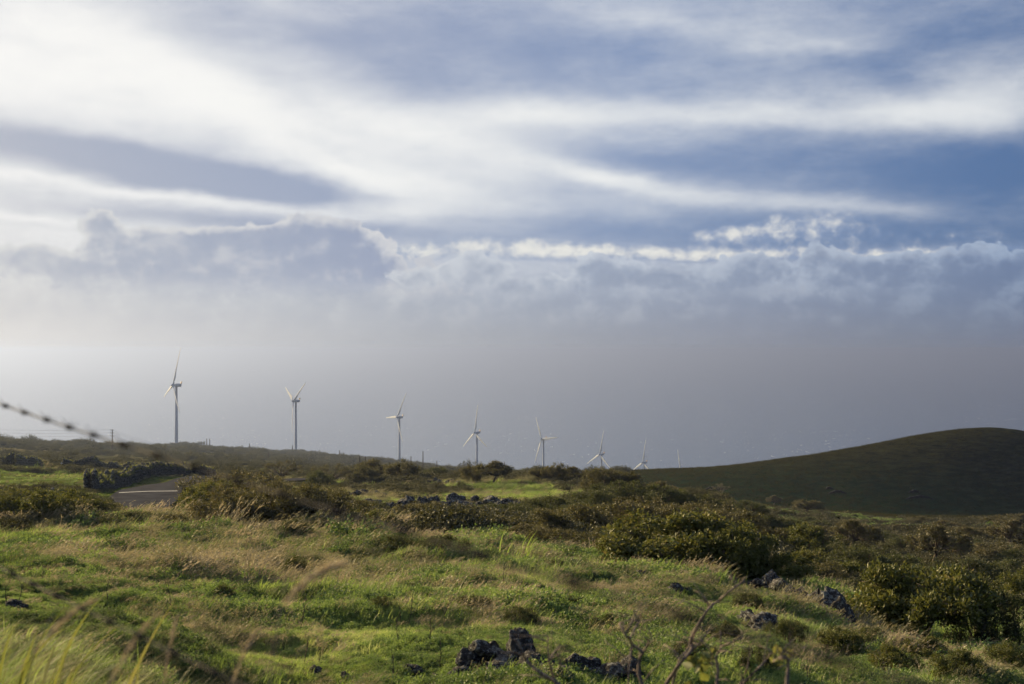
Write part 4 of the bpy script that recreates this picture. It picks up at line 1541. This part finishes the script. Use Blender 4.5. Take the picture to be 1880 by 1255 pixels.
shrub(1560, 1014, 112, 58, 'umbrella', 'dark flat-topped tree with a pale bare trunk below the hill, left of the pair', 'wind-shaped trees in the hollow')
shrub(1712, 1044, 138, 76, 'umbrella', 'wind-shaped tree with a thick leaning trunk, right of the pair in the hollow', 'wind-shaped trees in the hollow')
shrub(1850, 1006, 110, 52, 'umbrella', 'russet wind-shaped tree at the right picture edge below the hill', 'wind-shaped trees in the hollow')
shrub(1690, 1192, 300, 150, 'bigtree', 'large gnarled olive tree with twisted trunk in the lower right', 'trees in the lower right')
shrub(1800, 1190, 150, 110, 'dark', 'dark dense bush against the right side of the gnarled olive tree', 'bushes in the lower right', 24)
shrub(1620, 1160, 110, 66, 'leafy', 'olive bush hugging the left foot of the gnarled tree', 'bushes in the lower right', 24)
shrub_row([(1470, 1028, 120, 46, 'leafy'), (1530, 1052, 90, 36, 'dark'), (1580, 1066, 110, 40, 'dark'), (1520, 1088, 110, 40, 'brown'), (1640, 1072, 110, 36, 'dark'), (1575, 1102, 120, 46, 'leafy'), (1770, 1084, 120, 40, 'dark'), (1840, 1078, 110, 36, 'dark'), (1480, 1060, 90, 34, 'leafy'), (1700, 1088, 110, 30, 'dark'), (1650, 1050, 60, 18, 'dark'), (1890, 1100, 110, 40, 'leafy'), (1850, 1140, 90, 34, 'dark')],
          WD, 'in the green hollow behind the olive tree', 'hollow shrubs', rmin=30)
shrub_row([(1650, 980, 60, 16, 'umbrella'), (1735, 978, 70, 22, 'umbrella'), (1800, 985, 44, 16, 'umbrella'), (1770, 990, 50, 18, 'brown'), (1690, 962, 40, 10, 'brown'), (1870, 972, 80, 30, 'umbrella'), (1530, 960, 44, 10, 'dark'), (1480, 965, 46, 12, 'dark'), (1440, 950, 40, 10, 'dark'), (1600, 962, 30, 8, 'dark'), (1830, 966, 50, 14, 'brown')],
          WD, 'along the foot of the grassy hill', 'trees along the hill foot', rmin=90)


# ------------------------------------------------------------------ scattered growth: tufts placed as instances of one mass each
PROTO_COL = {}


def tuft_blades(rg, n, hgt, spread, width, lean, segs=3, curl=0.5):
    V, F = [], []
    for b in range(n):
        a, r_ = rg.uniform(0, 6.28), abs(rg.normal(0, 1)) * spread
        x, y = math.cos(a) * r_, math.sin(a) * r_
        h = hgt * rg.uniform(0.5, 1.15)
        d = np.array([lean + rg.normal(0, .35), rg.normal(0, .35)])
        w = width * rg.uniform(.6, 1.3)
        f = rg.uniform(0, 3.14)
        wx, wy = math.cos(f) * w, math.sin(f) * w
        i0 = len(V)
        for s in range(segs + 1):
            t = s / segs
            px, py = x + d[0] * h * t ** 1.8 * curl * 1.4, y + d[1] * h * t ** 1.8 * curl * 1.4
            pz = h * (t - 0.25 * t * t * curl)
            k = 1 - 0.85 * t ** 1.5
            if s < segs:
                V += [(px - wx * k, py - wy * k, pz), (px + wx * k, py + wy * k, pz)]
            else:
                V += [(px, py, pz)]
        for s in range(segs - 1):
            q = i0 + 2 * s
            F += [(q, q + 1, q + 3), (q, q + 3, q + 2)]
        q = i0 + 2 * (segs - 1)
        F += [(q, q + 1, q + 2)]
    return V, F


def tuft_herb(rg, n, hgt, spread, leaf):
    """leafy weed clump"""
    cen = []
    for s in range(n):
        a, r_ = rg.uniform(0, 6.28), math.sqrt(rg.uniform(0, 1)) * spread
        x, y = math.cos(a) * r_, math.sin(a) * r_
        h = hgt * (1 - 0.5 * (r_ / spread) ** 2) * rg.uniform(.6, 1.1)
        for k in range(4):
            t = (k + 1) / 4
            cen.append((x + t * h * .2, y, h * t))
    cen = np.array(cen)
    V, F, T = leaf_cloud(cen, np.zeros_like(cen) + [0, 0, .6], 5, leaf * .55, leaf, rg, slim=.6)
    V[:, 2] = np.maximum(V[:, 2], 0)
    return V, F


def tuft_plume(rg, n, hgt, spread, lean):
    """dry stalks with feathery heads"""
    V, F = tuft_blades(rg, n, hgt, spread, .0026, lean, 4, .6)
    V = list(V)
    for b in range(n // 2):
        a, r_ = rg.uniform(0, 6.28), abs(rg.normal(0, 1)) * spread
        x, y = math.cos(a) * r_, math.sin(a) * r_
        h = hgt * rg.uniform(.85, 1.2)
        d = np.array([lean + rg.normal(0, .25), rg.normal(0, .25)])
        for k in range(7):
            t = 0.72 + 0.28 * k / 6
            p = np.array([x + d[0] * h * t ** 1.8 * .85, y + d[1] * h * t ** 1.8 * .85, h * (t - .15 * t * t)])
            o = rg.normal(size=3) * .012
            s = rg.normal(size=3) * .0028
            i0 = len(V)
            V += [tuple(p - s), tuple(p + s), tuple(p + o + np.array([.03, 0, .02]))]
            F.append((i0, i0 + 1, i0 + 2))
    return V, F


def proto_collection(name, meshes, m):
    c = bpy.data.collections.new(name)
    for k, (V, F) in enumerate(meshes):
        me = mesh_np(f'{name}_{k:02d}', V, F)
        me.materials.append(m)
        o = bpy.data.objects.new(f'{name}_{k:02d}', me)
        c.objects.link(o)
    PROTO_COL[name] = (c, len(meshes))


def gens(f, n, seed):
    return [f(np.random.default_rng(seed + k)) for k in range(n)]


proto_collection('grass_tuft', gens(lambda g: tuft_blades(g, 52, .18, .15, .0042, .55), 6, 900), M['grass_green'])
proto_collection('dry_tuft', gens(lambda g: tuft_plume(g, 46, .27, .15, .65), 5, 930), M['grass_dry'])
proto_collection('herb_tuft', gens(lambda g: tuft_herb(g, 40, .14, .19, .023), 6, 960), M['herb'])
proto_collection('scrub_clump', gens(lambda g: tuft_herb(g, 80, .36, .46, .042), 6, 990), M['scrub'])

proto_collection('wisp_tuft', gens(lambda g: tuft_blades(g, 34, .5, .12, .0016, 1.0, 5, .8), 5, 850), M['grass_dry'])
proto_collection('wisp_green', gens(lambda g: tuft_blades(g, 30, .42, .11, .0022, .9, 5, .8), 5, 840), M['grass_green'])
proto_collection('hill_tuft', gens(lambda g: tuft_blades(g, 30, .14, .2, .006, .4), 4, 870), M['hillgrass'])


def scatter(name, proto, P, scale, tint, label, rgseed, tilt=.12):
    """one object whose points carry instances of the little meshes"""
    n = len(P)
    rg = np.random.default_rng(rgseed)
    me = bpy.data.meshes.new(name)
    me.vertices.add(n)
    me.vertices.foreach_set('co', np.asarray(P, np.float32).ravel())
    c, cnt = PROTO_COL[proto]
    at_ = me.attributes.new('idx', 'INT', 'POINT')
    at_.data.foreach_set('value', rg.integers(0, cnt, n).astype(np.int32))
    at_ = me.attributes.new('scl', 'FLOAT', 'POINT')
    at_.data.foreach_set('value', np.asarray(scale, np.float32))
    at_ = me.attributes.new('tint', 'FLOAT', 'POINT')
    at_.data.foreach_set('value', np.asarray(tint, np.float32))
    at_ = me.attributes.new('rot', 'FLOAT_VECTOR', 'POINT')
    at_.data.foreach_set('vector', np.stack([rg.normal(0, tilt, n), rg.normal(0, tilt, n), rg.normal(0, .7, n)], -1).astype(np.float32).ravel())
    o = obj(name, me)
    ng = bpy.data.node_groups.new(name, 'GeometryNodeTree')
    ng.interface.new_socket('Geometry', in_out='INPUT', socket_type='NodeSocketGeometry')
    ng.interface.new_socket('Geometry', in_out='OUTPUT', socket_type='NodeSocketGeometry')
    N = ng.nodes
    gi, go = N.new('NodeGroupInput'), N.new('NodeGroupOutput')
    iop = N.new('GeometryNodeInstanceOnPoints')
    ci = N.new('GeometryNodeCollectionInfo')
    ci.inputs['Collection'].default_value = c
    ci.inputs['Separate Children'].default_value = True
    ci.inputs['Reset Children'].default_value = True

    def named(nm, typ):
        q = N.new('GeometryNodeInputNamedAttribute')
        q.data_type = typ
        q.inputs['Name'].default_value = nm
        return q.outputs['Attribute']
    L = ng.links.new
    L(gi.outputs[0], iop.inputs['Points'])
    L(ci.outputs[0], iop.inputs['Instance'])
    iop.inputs['Pick Instance'].default_value = True
    L(named('idx', 'INT'), iop.inputs['Instance Index'])
    L(named('rot', 'FLOAT_VECTOR'), iop.inputs['Rotation'])
    L(named('scl', 'FLOAT'), iop.inputs['Scale'])
    L(iop.outputs[0], go.inputs[0])
    md = o.modifiers.new('scatter', 'NODES')
    md.node_group = ng
    tag(o, label, kind='stuff')
    return o


def sample(n, r0, r1, a0, a1, seed, power=2.0):
    """points in a sector; power 2 = even per area, lower = thicker close by"""
    rg = np.random.default_rng(seed)
    u = rg.uniform(0, 1, n)
    rr = np.exp(np.log(r0) + u * (np.log(r1) - np.log(r0))) if power == 0 else (r0 ** power + u * (r1 ** power - r0 ** power)) ** (1 / power)
    az = rg.uniform(R(a0), R(a1), n)
    x, y = np.sin(az) * rr, np.cos(az) * rr
    return x, y, rr, az, rg


_rxy = np.array([(p[0], p[1]) for p in ROAD])


def off_road(x, y, w=4.2):
    ok = np.ones(len(x), bool)
    near = (y > 50) & (y < 260) & (x < 0)
    idx = np.where(near)[0]
    for i in range(0, len(idx), 20000):
        q = idx[i:i + 20000]
        d = np.min((x[q, None] - _rxy[None, :, 0]) ** 2 + (y[q, None] - _rxy[None, :, 1]) ** 2, 1)
        ok[q] = d > w * w
    return ok


def dryness(x, y):
    return fbm(x / 7.0, y / 11.0, 4, 77) * 0.8 + fbm(x / 2.2, y / 3.0, 2, 91) * 0.35


def herbness(x, y):
    return fbm(x / 3.4, y / 4.0, 3, 55)


def lay(x, y, sink=0.02):
    z = height(x, y)
    return np.stack([x, y, z + EYE - sink], -1)


def clear_of_rocks(x, y):
    ok = np.ones(len(x), bool)
    for (a, b, w) in ROCK_SPOTS:
        if b < 70:
            d = (x - a) ** 2 + ((y - b + w * .5) / 1.3) ** 2
            ok &= d > (w * 0.48) ** 2
    return ok


# meadow in front
x, y, rr, az, rg = sample(250000, 8.0, 62, -30, 30, 1, 1.25)
ok = clear_of_rocks(x, y)
x, y, rr, az = x[ok], y[ok], rr[ok], az[ok]
dr, hb = dryness(x, y), herbness(x, y)
dry_side = np.clip((-az - 0.05) * 0.9, -.32, .2)         # tan grass is thicker on the left
pick_dry = dr + dry_side + rg.normal(0, .36, len(x)) > 0.57
pick_herb = ~pick_dry & (hb + rg.normal(0, .3, len(x)) > -0.14)
pick_green = ~pick_dry & ~pick_herb
sc = np.clip(rr / 26, .6, 1.8) * .78
for nm, pr, msk, lab, k in (('meadow_grass', 'grass_tuft', pick_green, 'wind-bent green grass covering the sunlit meadow in front', 1.0), ('dry_grass', 'dry_tuft', pick_dry, 'tan seeding grass in drifts across the meadow in front', 1.0), ('meadow_herbs', 'herb_tuft', pick_herb, 'leafy green weeds growing in clumps through the meadow', 1.1)):
    P = lay(x[msk], y[msk])
    s = sc[msk] * k * rg.lognormal(0, .28, msk.sum()) * (1 + .9 * np.clip(fbm(x[msk] / 2.4, y[msk] / 2.4, 3, 5), -.6, 1))
    tint = np.clip(.5 + rg.normal(0, .24, msk.sum()) + .75 * fbm(x[msk] / 2.6, y[msk] / 2.6, 4, 13), 0, 1)
    scatter(nm, pr, P, s, tint, lab, 40 + int(k * 10))

def in_thicket(x, y):
    rr = np.hypot(x, y)
    px = 940 + FPX * x / np.maximum(y, 1)
    left_t = (px < 660) & (rr > 46 + 4 * np.sin(px / 60)) & (rr < 98 - 30 * (px > 180) * (px < 400))
    mid_t = (px > 640) & (px < 1430) & (rr > 49 + 5 * np.sin(px / 70)) & (rr < 78 + 14 * (px > 1000))
    return left_t | mid_t


# growth over the middle distance
x, y, rr, az, rg = sample(95000, 48, 330, -30, 30, 2, 0.7)
ok = off_road(x, y) & (~in_thicket(x, y) | (rg.uniform(0, 1, len(x)) < .15))
x, y, rr, az = x[ok], y[ok], rr[ok], az[ok]
sb = fbm(x / 16, y / 22, 4, 33) + np.clip((az - .12) * 1.2, 0, .35)
field = (az < -0.28) & (rr > 118) & (rr < 205)
pick_scrub = (sb + rg.normal(0, .12, len(x)) > 0.16) & ~field
pick_dry = ~pick_scrub & (dryness(x / 3, y / 3) + rg.normal(0, .3, len(x)) > .06)
right = (az > .10) & (rg.uniform(0, 1, len(x)) < .75)
pick_herb = right & ~pick_scrub
pick_scrub &= ~(right & (rg.uniform(0, 1, len(x)) < .45))
pick_dry &= ~right
pick_green = ~pick_scrub & ~pick_dry & ~pick_herb
sc = np.clip(rr / 62, .9, 3.2) * .75
for nm, pr, msk, lab, k in (('far_grass', 'grass_tuft', pick_green, 'rough green grass on the rolling middle ground', 1.0), ('far_dry_grass', 'dry_tuft', pick_dry, 'pale dry grass strips on the rolling middle ground', .8), ('hollow_herbs', 'herb_tuft', pick_herb, 'leafy green growth carpeting the hollow below the hill', 1.3), ('low_scrub', 'scrub_clump', pick_scrub, 'low dark scrub spreading over the middle ground', .85)):
    P = lay(x[msk], y[msk], .04)
    s = sc[msk] * k * rg.lognormal(0, .3, msk.sum()) * np.where(field[msk], .6, 1)
    tint = np.clip(.27 + rg.normal(0, .2, msk.sum()) + .6 * fbm(x[msk] / 9, y[msk] / 14, 4, 19), 0, 1)
    scatter(nm, pr, P, s, tint, lab, 60 + int(k * 10))

# dense undergrowth between the shrubs of the thickets
x, y, rr, az, rg = sample(70000, 46, 110, -27, 15, 22, 1.2)
n_ = fbm(x / 9, y / 12, 3, 71)
ok = in_thicket(x, y) & off_road(x, y, 11.0) & (n_ + rg.normal(0, .1, len(x)) > -.4)
x, y, rr, n_ = x[ok], y[ok], rr[ok], n_[ok]
scatter('thicket_undergrowth', 'scrub_clump', lay(x, y, .08), rg.uniform(1.0, 2.0, len(x)) * (1.15 + .9 * n_) * np.where((x / y > -.36) & (x / y < -.255), .55, 1), np.clip(rg.normal(.45, .2, len(x)) + .4 * fbm(x / 5, y / 5, 2, 3), 0, 1), 'dark tangled undergrowth filling the thickets behind the meadow', 81)

# scrub on the far ridges
x, y, rr, az, rg = sample(30000, 235, 1900, -30, 6, 3, 0.9)
n_ = fbm(x / 45, y / 60, 4, 44)
ok = (n_ + rg.normal(0, .15, len(x)) > -.02)
x, y, rr = x[ok], y[ok], rr[ok]
P = lay(x, y, .1)
scatter('ridge_scrub', 'scrub_clump', P, np.clip(rr / 130, 2.2, 6.5) * rg.lognormal(0, .38, len(x)) * .9, np.clip(rg.normal(.45, .22, len(x)), 0, 1), 'dense low kiawe-like scrub covering the distant left ridge'.replace('kiawe-like ', ''), 71)
# short grass on the crest and face of the cone
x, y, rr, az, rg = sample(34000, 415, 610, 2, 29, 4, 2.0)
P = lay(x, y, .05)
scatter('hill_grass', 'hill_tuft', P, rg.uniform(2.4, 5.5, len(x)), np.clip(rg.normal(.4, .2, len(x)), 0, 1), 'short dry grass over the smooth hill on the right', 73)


# ------------------------------------------------------------------ dead stems standing in the meadow
def branchy(rp, base, tip, rad, forks, depth=0):
    """forked dry stem as tubes"""
    out = []
    base, tip = Vector(base), Vector(tip)
    n = 6
    L = (tip - base).length
    P = []
    off = Vector((0, 0, 0))
    for i in range(n + 1):
        t = i / n
        if 0 < i:
            off += Vector((rp.uniform(-1, 1), rp.uniform(-1, 1), rp.uniform(-.4, .4))) * L * 0.035
        P.append(base.lerp(tip, t) + off)
    out.append(tube(P, [rad * (1 - .7 * i / n) for i in range(n + 1)], 6))
    if depth < 2:
        for k in range(forks):
            i = rp.randrange(2, n)
            d = (P[i] - P[i - 1]).normalized()
            s = Vector((rp.uniform(-1, 1), rp.uniform(-.6, .6), rp.uniform(.1, .8)))
            e = P[i] + (d + s * .9).normalized() * L * rp.uniform(.22, .45)
            out += branchy(rp, P[i], e, rad * .5, max(0, forks - 1), depth + 1)
    return out


STEMS = [(318, 1130, 1066, -14), (12, 1112, 1072, 3), (30, 1114, 1070, 9), (227, 1072, 1040, -6), (198, 1106, 1078, -3), (546, 1162, 1095, 12), (495, 1136, 1108, 2), (750, 1146, 1086, 14), (736, 1142, 1114, -4), (812, 1152, 1078, 18),
         (922, 1082, 1040, 4), (732, 1182, 1140, 0), (790, 1178, 1140, 0), (558, 1222, 1172, 1), (585, 1216, 1190, 4), (720, 1246, 1206, -2), (806, 1222, 1176, 1), (858, 1210, 1180, 2), (1202, 1160, 1120, 2), (362, 1122, 1084, -1), (392, 1122, 1086, 2), (108, 990, 976, 0), (50, 988, 972, 0),
         (1420, 1160, 1110, 8), (1576, 1168, 1120, -6), (1620, 1230, 1190, 2), (1744, 1200, 1160, 4), (1784, 1212, 1172, -6), (1800, 1196, 1156, 5), (1722, 1196, 1164, -8), (1480, 1258, 1212, 3), (1664, 1188, 1152, -3)]
pos_words = {}
for k, (px, py, top, dxp) in enumerate(STEMS):
    x, y, z = hit(px, py, 5)
    H = (py - top) / FPX * y * 1.05
    rp = random.Random(k * 7 + 1)
    parts = branchy(rp, (0, 0, -.05), (dxp / FPX * y, rp.uniform(-.1, .1), H), max(.008, .00042 * y), 3)
    root = obj('dead_weed', mesh_from('dead_weed', *join(parts), True), M['stem'])
    root.location = (x, y, EYE + z)
    pos_words.setdefault('left' if px < 470 else 'centre' if px < 1250 else 'right', []).append((px, root))
place = {'left': 'in the left part of the meadow', 'centre': 'in the middle of the meadow', 'right': 'in the weeds below the olive tree'}
for k, lst in pos_words.items():
    for i, (px, o) in enumerate(sorted(lst, key=lambda q: q[0])):
        tag(o, f'thin dark dead stem standing {place[k]}, {ORD[i]} from the left', 'weed', 'dead stems standing in the grass')


# ------------------------------------------------------------------ pale dead branches close to the camera
def px_pt(px, py, d):
    return Vector(((px - 940) / FPX * d, d, EYE - (py - HORY) / FPX * d))


BR = [
    ('tall pale dead branch reaching up right over the lower meadow', 4.6, [[(1205, 1285), (1223, 1255), (1248, 1217), (1270, 1191), (1268, 1174), (1282, 1146), (1302, 1115), (1320, 1101), (1336, 1087), (1367, 1064)], [(1270, 1191), (1282, 1183), (1294, 1166), (1305, 1149)], [(1302, 1115), (1298, 1100)], [(1268, 1178), (1288, 1184)]], .012),
    ('forked pale dead branch with a Y top, left of the tall one', 4.3, [[(1182, 1300), (1178, 1255), (1173, 1234), (1175, 1205), (1180, 1197), (1161, 1183), (1156, 1172), (1148, 1164), (1137, 1143)], [(1156, 1172), (1166, 1152), (1175, 1138)], [(1180, 1197), (1190, 1180), (1196, 1165)], [(1161, 1183), (1156, 1215), (1152, 1270)]], .011),
    ('upright pale twig with a swollen tip right of the tall branch', 4.4, [[(1318, 1300), (1316, 1255), (1318, 1231), (1315, 1205), (1323, 1186), (1322, 1157)], [(1323, 1186), (1350, 1175), (1368, 1166)]], .010),
    ('reddish dead branch slanting left across the foreground rocks', 4.0, [[(1050, 1290), (1025, 1255), (997, 1237), (968, 1214), (961, 1200)], [(1020, 1255), (1008, 1211), (1006, 1166)], [(1008, 1215), (1020, 1195), (1030, 1228)]], .011),
    ('bare twig rising right at the bottom beside the upright twig', 4.5, [[(1330, 1290), (1364, 1255), (1384, 1234), (1407, 1210)], [(1356, 1262), (1372, 1225), (1376, 1190)]], .009),
    ('short twig with yellow buds near the bottom right', 3.6, [[(1446, 1300), (1445, 1255), (1447, 1214), (1437, 1205), (1420, 1213)], [(1447, 1214), (1456, 1202)]], .010),
    ('thin bent twig between the forked branch and the tall branch', 4.9, [[(1228, 1300), (1236, 1250), (1246, 1210), (1262, 1190), (1270, 1160)], [(1246, 1210), (1234, 1190)]], .007),
]
bud_v, bud_f = ico(2)
for k, (lab, d, lines, rad) in enumerate(BR):
    rp = random.Random(k + 50)
    parts = []
    for li, ln in enumerate(lines):
        P = []
        for i, (px, py) in enumerate(ln):
            P.append(px_pt(px, py, d + 0.05 * math.sin(px * .13) + 0.03 * li))
        P = [Vector(p) for p in catmull([tuple(p) for p in P], 4)]
        r0 = rad * .72 * (1.0 if li == 0 else .62)
        n = len(P)
        parts.append(tube(P, [r0 * (1 - .62 * i / (n - 1)) * rp.uniform(.85, 1.2) for i in range(n)], 8))
        for q in range(7):
            i = rp.randrange(1, n)
            e = P[i] + Vector((rp.uniform(-1, 1), rp.uniform(-1, 1), rp.uniform(-.1, 1))).normalized() * rp.uniform(.04, .16)
            parts.append(tube([P[i], P[i].lerp(e, .5) + Vector((0, 0, .008)), e], [r0 * .4, r0 * .3, r0 * .14], 5))
    gx, gy = parts[0][0][0].x, parts[0][0][0].y
    gz = EYE + h1(gx, gy)
    start = Vector(parts[0][0][0])
    parts.append(tube([Vector((gx + .1, gy + .15, gz - .05)), Vector((gx + .06, gy + .05, (gz + start.z) / 2)), start], [rad * 1.3, rad * 1.15, rad], 8))
    root = thing('dead_branch', (gx, gy, gz), lab, 'branch', 'pale dead branches close by')
    o = bpy.data.objects.new('branch', mesh_from('branch', *join(parts), True))
    o.data.materials.append(M['twig'])
    COL.objects.link(o)
    o.data.transform(Matrix.Translation((-gx, -gy, -gz)))
    o.parent = root
    # a few last leaves
    if k in (0, 5):
        rgk = np.random.default_rng(k)
        anchors = [px_pt(px, py, d) for px, py in (((1286, 1212), (1294, 1206), (1280, 1222), (1300, 1216), (1276, 1230)) if k == 0 else ((1437, 1203), (1457, 1200), (1424, 1214), (1448, 1210), (1440, 1192)))]
        for a in anchors:
            V, F, T = leaf_cloud(np.array([tuple(a - Vector((gx, gy, gz)))]), np.zeros((1, 3)), 5, .012, .055 if k == 0 else .026, rgk, slim=.6)
            lf = obj('leaf_cluster', leaf_mesh('leaf_cluster', V, F, T + .3, M['blade']), None, root)

# ------------------------------------------------------------------ barbed wire fence right in front of the lens
FA, FB = Vector((-1.75, 3.14, 0)), Vector((0.70, 0.105, 0))
fdir = (FB - FA).normalized()
fence = thing('wire_fence', (FA.x, FA.y, EYE + h1(FA.x, FA.y)), 'rusty barbed wire fence crossing close in front of the viewer', 'fence')
f0 = fence.location.copy()
for z_l, z_r, seed in ((-0.028, -0.224, 1), (-0.425, -0.36, 2), (-0.80, -0.72, 3)):
    rp = random.Random(seed)
    A, Bp = Vector((FA.x, FA.y, EYE + z_l)) - f0, Vector((FB.x, FB.y, EYE + z_r)) - f0
    L = (Bp - A).length
    n = 360
    P1, P2 = [], []
    for i in range(n + 1):
        t = i / n
        c = A.lerp(Bp, t) + Vector((0, 0, -0.02 * 4 * t * (1 - t)))
        a = t * L / .035 * math.pi
        nrm = Vector((-fdir.y, fdir.x, 0))
        off = (nrm * math.cos(a) + Vector((0, 0, 1)) * math.sin(a)) * .0009
        P1.append(c + off)
        P2.append(c - off)
    wv = join([tube(P1, [.0011] * (n + 1), 5), tube(P2, [.0011] * (n + 1), 5)])
    wo = obj('wire', mesh_from('wire', *wv, True), M['wire'], fence)
    s = rp.uniform(0, .05)
    while s < L:
        c = A.lerp(Bp, s / L) + Vector((0, 0, -0.02 * 4 * (s / L) * (1 - s / L)))
        parts = []
        nrm = Vector((-fdir.y, fdir.x, 0))
        for k in range(2):
            wr = []
            for q in range(15):
                a = q / 14 * 4 * math.pi + k * 2
                wr.append(c + fdir * ((q / 14 - .5) * .014 + k * .004) + (nrm * math.cos(a) + Vector((0, 0, 1)) * math.sin(a)) * .0042)
            d0 = (wr[0] - c).normalized()
            d1 = (wr[-1] - c).normalized()
            parts.append(tube([wr[0] + d0 * .016] + wr + [wr[-1] + (d1 + fdir * .3 + Vector((0, 0, rp.uniform(-.6, .8)))).normalized() * .016], [.0004] + [.0009] * 15 + [.0004], 5))
        obj('barb', mesh_from('barb', *join(parts), True), M['wire'], wo)
        s += rp.uniform(.115, .135)
for (fx, fy) in ((FA.x - .35, FA.y + .44), (FB.x + .12, FB.y - .15)):
    gz = EYE + h1(fx, fy)
    o = obj('post', mesh_from('post', *tube([(fx, fy, gz - .3), (fx + .01, fy, gz + .8), (fx, fy, EYE + .02)], [.05, .045, .042], 10), True), M['pole'], fence)
    o.location = -f0


# ------------------------------------------------------------------ close grass on the bank, lower left
def long_blade(rp, L, w, lean, droop):
    V, F = [], []
    n = 9
    a = rp.uniform(0, 6.28)
    for i in range(n + 1):
        t = i / n
        k = (math.sin(min(1, t * 2.2 + .25) * math.pi / 2)) * (1 - t ** 2.2)
        x = lean * L * t ** 1.6
        z = L * (t - droop * t ** 3)
        y = .1 * L * math.sin(a) * t * t
        hw = w * max(k, .02)
        s = Vector((-.25, math.cos(a * .5), .15)).normalized()
        c = Vector((x, y, z))
        V += [c - s * hw, c + Vector((0, 0, -hw * .35)), c + s * hw]
    for i in range(n):
        q = 3 * i
        F += [(q, q + 1, q + 4, q + 3), (q + 1, q + 2, q + 5, q + 4)]
    return V, F


CLUMPS = [(45, 3.2, 'yellow-green broad-bladed grass clump at the bottom left corner', 20), (120, 3.7, 'second broad-bladed grass clump from the left corner', 20), (215, 3.6, 'third broad-bladed grass clump, tips catching light beside the plume', 18), (20, 4.4, 'rear broad-bladed grass clump at the left edge', 18), (290, 4.1, 'broad-bladed grass clump farthest right in the near left group', 9), (150, 2.6, 'nearest blurred broad-bladed grass clump at the lower left', 8)]
for k, (px, d, lab, nb) in enumerate(CLUMPS):
    x, y, z = at(px, d)
    rp = random.Random(k + 300)
    root = thing('grass_clump', (x, y, EYE + z - .03), lab, 'grass', 'broad-bladed grass clumps on the near bank')
    for b in range(nb):
        V, F = long_blade(rp, rp.uniform(.55, .95), rp.uniform(.006, .011), rp.uniform(.05, .55), rp.uniform(.1, .45))
        me = mesh_from('leaf', V, F, True)
        a_ = me.attributes.new('tint', 'FLOAT', 'POINT')
        a_.data.foreach_set('value', [rp.uniform(.1, .95)] * len(V))
        o = obj('leaf', me, M['blade'], root)
        o.location = (rp.uniform(-.1, .1), rp.uniform(-.1, .1), 0)
        o.rotation_euler = (0, 0, rp.uniform(-.7, .7))

# tall seed plumes in front of the lens
PL = [((515, 1112), (635, 1036), 1.7, 'large blurred tan grass plume slanting up right over the left meadow', .030), ((300, 1255), (326, 1130), 2.4, 'small upright pinkish grass plume right of the near grass clumps', .014),
      ((425, 1255), (480, 1150), 2.2, 'faint bent grass plume below the large tan plume', .014), ((60, 1200), (180, 1100), 2.0, 'wispy grass plume above the left corner clumps', .014), ((200, 1255), (300, 1120), 1.8, 'thin blurred plume between the corner clumps and the pinkish plume', .012)]
for k, (a, b, d, lab, fat) in enumerate(PL):
    rgk = np.random.default_rng(k + 77)
    p0, p1 = px_pt(*a, d), px_pt(*b, d + .05)
    gx, gy = p0.x - (p1.x - p0.x) * .6, d
    gz = EYE + h1(gx, gy)
    root = thing('grass_plume', (gx, gy, gz), lab, 'grass plume', 'seed plumes close to the camera')
    g0 = Vector((gx, gy, gz))
    P = catmull([(0, 0, -.03), tuple((p0 - g0) * .5 + Vector((-.03, 0, .05))), tuple(p0 - g0), tuple((p0 + p1) / 2 - g0 + Vector((0, 0, .015))), tuple(p1 - g0)], 6)
    n = len(P)
    obj('stalk', mesh_from('stalk', *tube(P, [.0013 * (1 - .6 * i / n) for i in range(n)], 6), True), M['twig'], root)
    V, F = [], []
    a0, a1 = np.array(p0 - g0), np.array(p1 - g0)
    dd = (a1 - a0) / np.linalg.norm(a1 - a0)
    for q in range(200):
        t = rgk.uniform(0, 1)
        c = a0 * (1 - t) + a1 * t + np.array([0, 0, .015 * 4 * t * (1 - t)])
        s = rgk.normal(size=3)
        L = fat * (math.sin(math.pi * (t * .85 + .12)) ** .7) * rgk.uniform(.5, 1.2)
        e = c + (s / np.linalg.norm(s) * .55 + dd * .9) * L
        w = rgk.normal(size=3) * .0011
        i0 = len(V)
        V += [tuple(c - w), tuple(c + w), tuple(e)]
        F.append((i0, i0 + 1, i0 + 2))
    me = mesh_np('seed_head', V, F)
    a_ = me.attributes.new('tint', 'FLOAT', 'POINT')
    a_.data.foreach_set('value', np.repeat(rgk.uniform(.2, 1, len(F)), 3).astype(np.float32))
    me.materials.append(M['plume'])
    obj('seed_head', me, None, root)

# fine tan grass on the near bank
x, y, rr, az, rg = sample(620, 1.6, 8.0, -34, 2, 9, 1.4)
keep = rg.uniform(0, 1, len(x)) < np.clip((-az - .22) * 6.0, 0, 1)
x, y, rr, az = x[keep], y[keep], rr[keep], az[keep]
P = lay(x, y)
h_ = rg.uniform(0, 1, len(x)) < .35
scatter('bank_dry_grass', 'wisp_tuft', P[h_], rg.uniform(.5, .95, h_.sum()), np.clip(rg.normal(.5, .2, h_.sum()), 0, 1), 'fine tan grass blowing on the near bank at lower left', 91)
scatter('bank_grass', 'wisp_green', P[~h_], rg.uniform(.45, .85, (~h_).sum()), np.clip(rg.normal(.6, .2, (~h_).sum()), 0, 1), 'fresh green grass on the near bank at lower left', 92)
